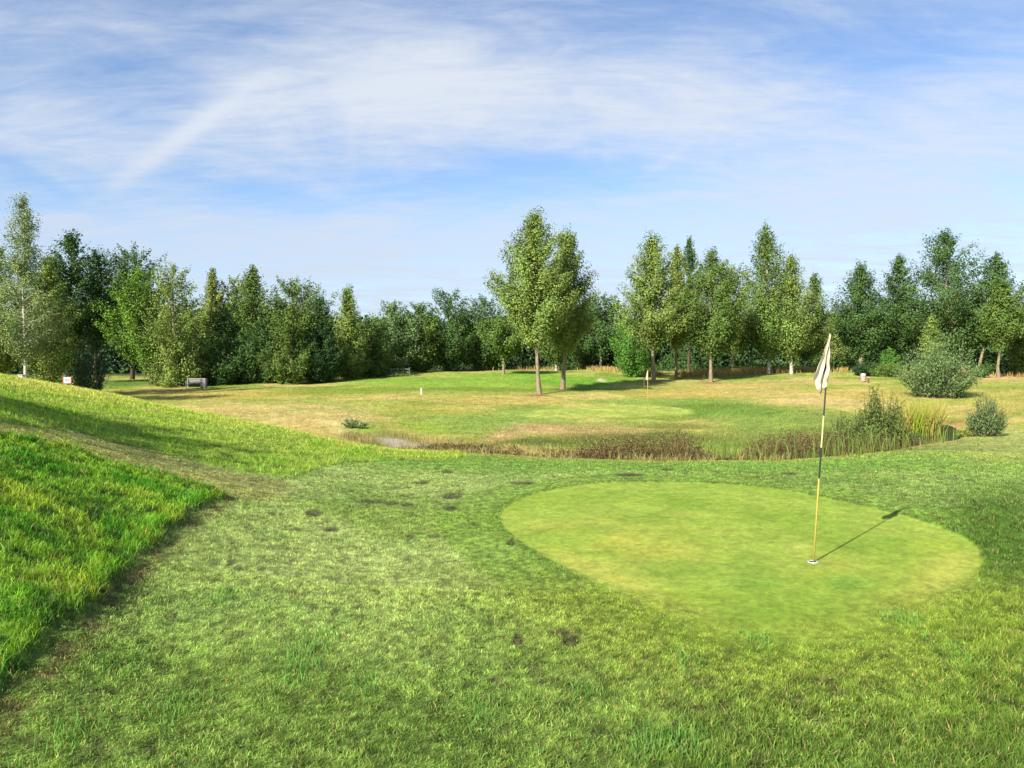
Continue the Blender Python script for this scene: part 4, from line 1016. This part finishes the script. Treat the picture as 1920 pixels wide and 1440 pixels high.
def gauss(px, py, rx, ry, rot, amp):
    u0, v0 = (px - CX) / F, (HY - py) / F
    a = math.radians(rot); ca, sa = math.cos(a), math.sin(a)
    du = M('SUBTRACT', M('ADD', U, M('MULTIPLY', wv, .5)), u0); dv = M('SUBTRACT', M('ADD', Vv, M('MULTIPLY', wv, .35)), v0)
    p = M('MULTIPLY', M('ADD', M('MULTIPLY', du, ca), M('MULTIPLY', dv, sa)), F / rx)
    q = M('MULTIPLY', M('SUBTRACT', M('MULTIPLY', dv, ca), M('MULTIPLY', du, sa)), F / ry)
    e = M('EXPONENT', M('MULTIPLY', M('ADD', M('MULTIPLY', p, p), M('MULTIPLY', q, q)), -1.0))
    return M('MULTIPLY', e, amp)
tot = None
for gsn in [(620,190,330,110,8,.60),(1000,180,430,85,-4,.5),(1420,190,270,105,0,.42),(335,262,180,20,36,.55),(120,270,180,80,-18,.35),(40,190,60,110,-30,.25),
            (420,455,600,60,0,.40),(1640,330,380,85,4,.36),(1830,200,200,120,20,.28),(960,640,1700,170,0,.62),(1560,470,620,110,6,.3),(700,410,900,40,0,.12),(1250,300,60,12,35,.2),(760,110,200,50,10,.25),
            (470,352,150,30,-6,-.40),(60,330,140,26,-24,-.5),(1060,328,260,34,4,-.42),(1720,70,220,70,10,-.32),(330,120,220,50,20,-.22),(1240,30,260,40,0,-.12),(560,20,500,60,0,.12)]:
    e = gauss(*gsn); tot = e if tot is None else M('ADD', tot, e)
front = M('MULTIPLY', M('ADD', sep.outputs[1], .1), 4.0, clamp=True)
tot = M('MULTIPLY', tot, front)
dens = M('ADD', M('ADD', tot, .22), M('ADD', M('MULTIPLY', M('SUBTRACT', fib, .5), 1.3), M('ADD', M('MULTIPLY', M('SUBTRACT', fib2, .5), .5), M('MULTIPLY', M('SUBTRACT', fib3, .5), .75))))
mr = N.new('ShaderNodeMapRange'); mr.interpolation_type = 'SMOOTHSTEP'; mr.inputs['From Min'].default_value = -.25; mr.inputs['From Max'].default_value = 1.3; mr.inputs['To Max'].default_value = .93
L.new(dens, mr.inputs['Value'])
tint = N.new('ShaderNodeMix'); tint.data_type = 'RGBA'; tint.blend_type = 'MULTIPLY'; tint.inputs[0].default_value = 1.0
L.new(sky.outputs[0], tint.inputs[6]); tint.inputs[7].default_value = (.80, .85, .94, 1)
mx = N.new('ShaderNodeMix'); mx.data_type = 'RGBA'
L.new(mr.outputs[0], mx.inputs[0]); L.new(tint.outputs[2], mx.inputs[6]); 
cl = N.new('ShaderNodeMix'); cl.data_type = 'RGBA'      # thin high cloud is whiter overhead, greyer through the longer air near the horizon
lo = N.new('ShaderNodeMapRange'); lo.inputs['From Min'].default_value = .05; lo.inputs['From Max'].default_value = .30; L.new(sep.outputs[2], lo.inputs['Value'])
L.new(lo.outputs[0], cl.inputs[0]); cl.inputs[6].default_value = (2.95, 3.35, 4.0, 1); cl.inputs[7].default_value = (3.75, 4.0, 4.4, 1)
L.new(cl.outputs[2], mx.inputs[7])
L.new(mx.outputs[2], bg.inputs['Color']); L.new(bg.outputs[0], out.inputs[0])

# ---------------------------------------------------------------- camera
cam = bpy.data.cameras.new('camera'); co = bpy.data.objects.new('camera', cam); COL.objects.link(co)
co.location = (0, 0, CAMZ); co.rotation_euler = (math.radians(90), 0, 0)
cam.sensor_width = 36; cam.lens = F / 1920 * 36; cam.shift_y = -(720 - HY) / 1920.0; cam.clip_start = .05; cam.clip_end = 6000
scene.camera = co
scene.view_settings.view_transform = 'Standard'; scene.view_settings.look = 'None'; scene.view_settings.exposure = 1.25; scene.view_settings.gamma = 1
scene.cycles.max_bounces = 5; scene.cycles.diffuse_bounces = 3; scene.cycles.transmission_bounces = 3; scene.cycles.glossy_bounces = 2
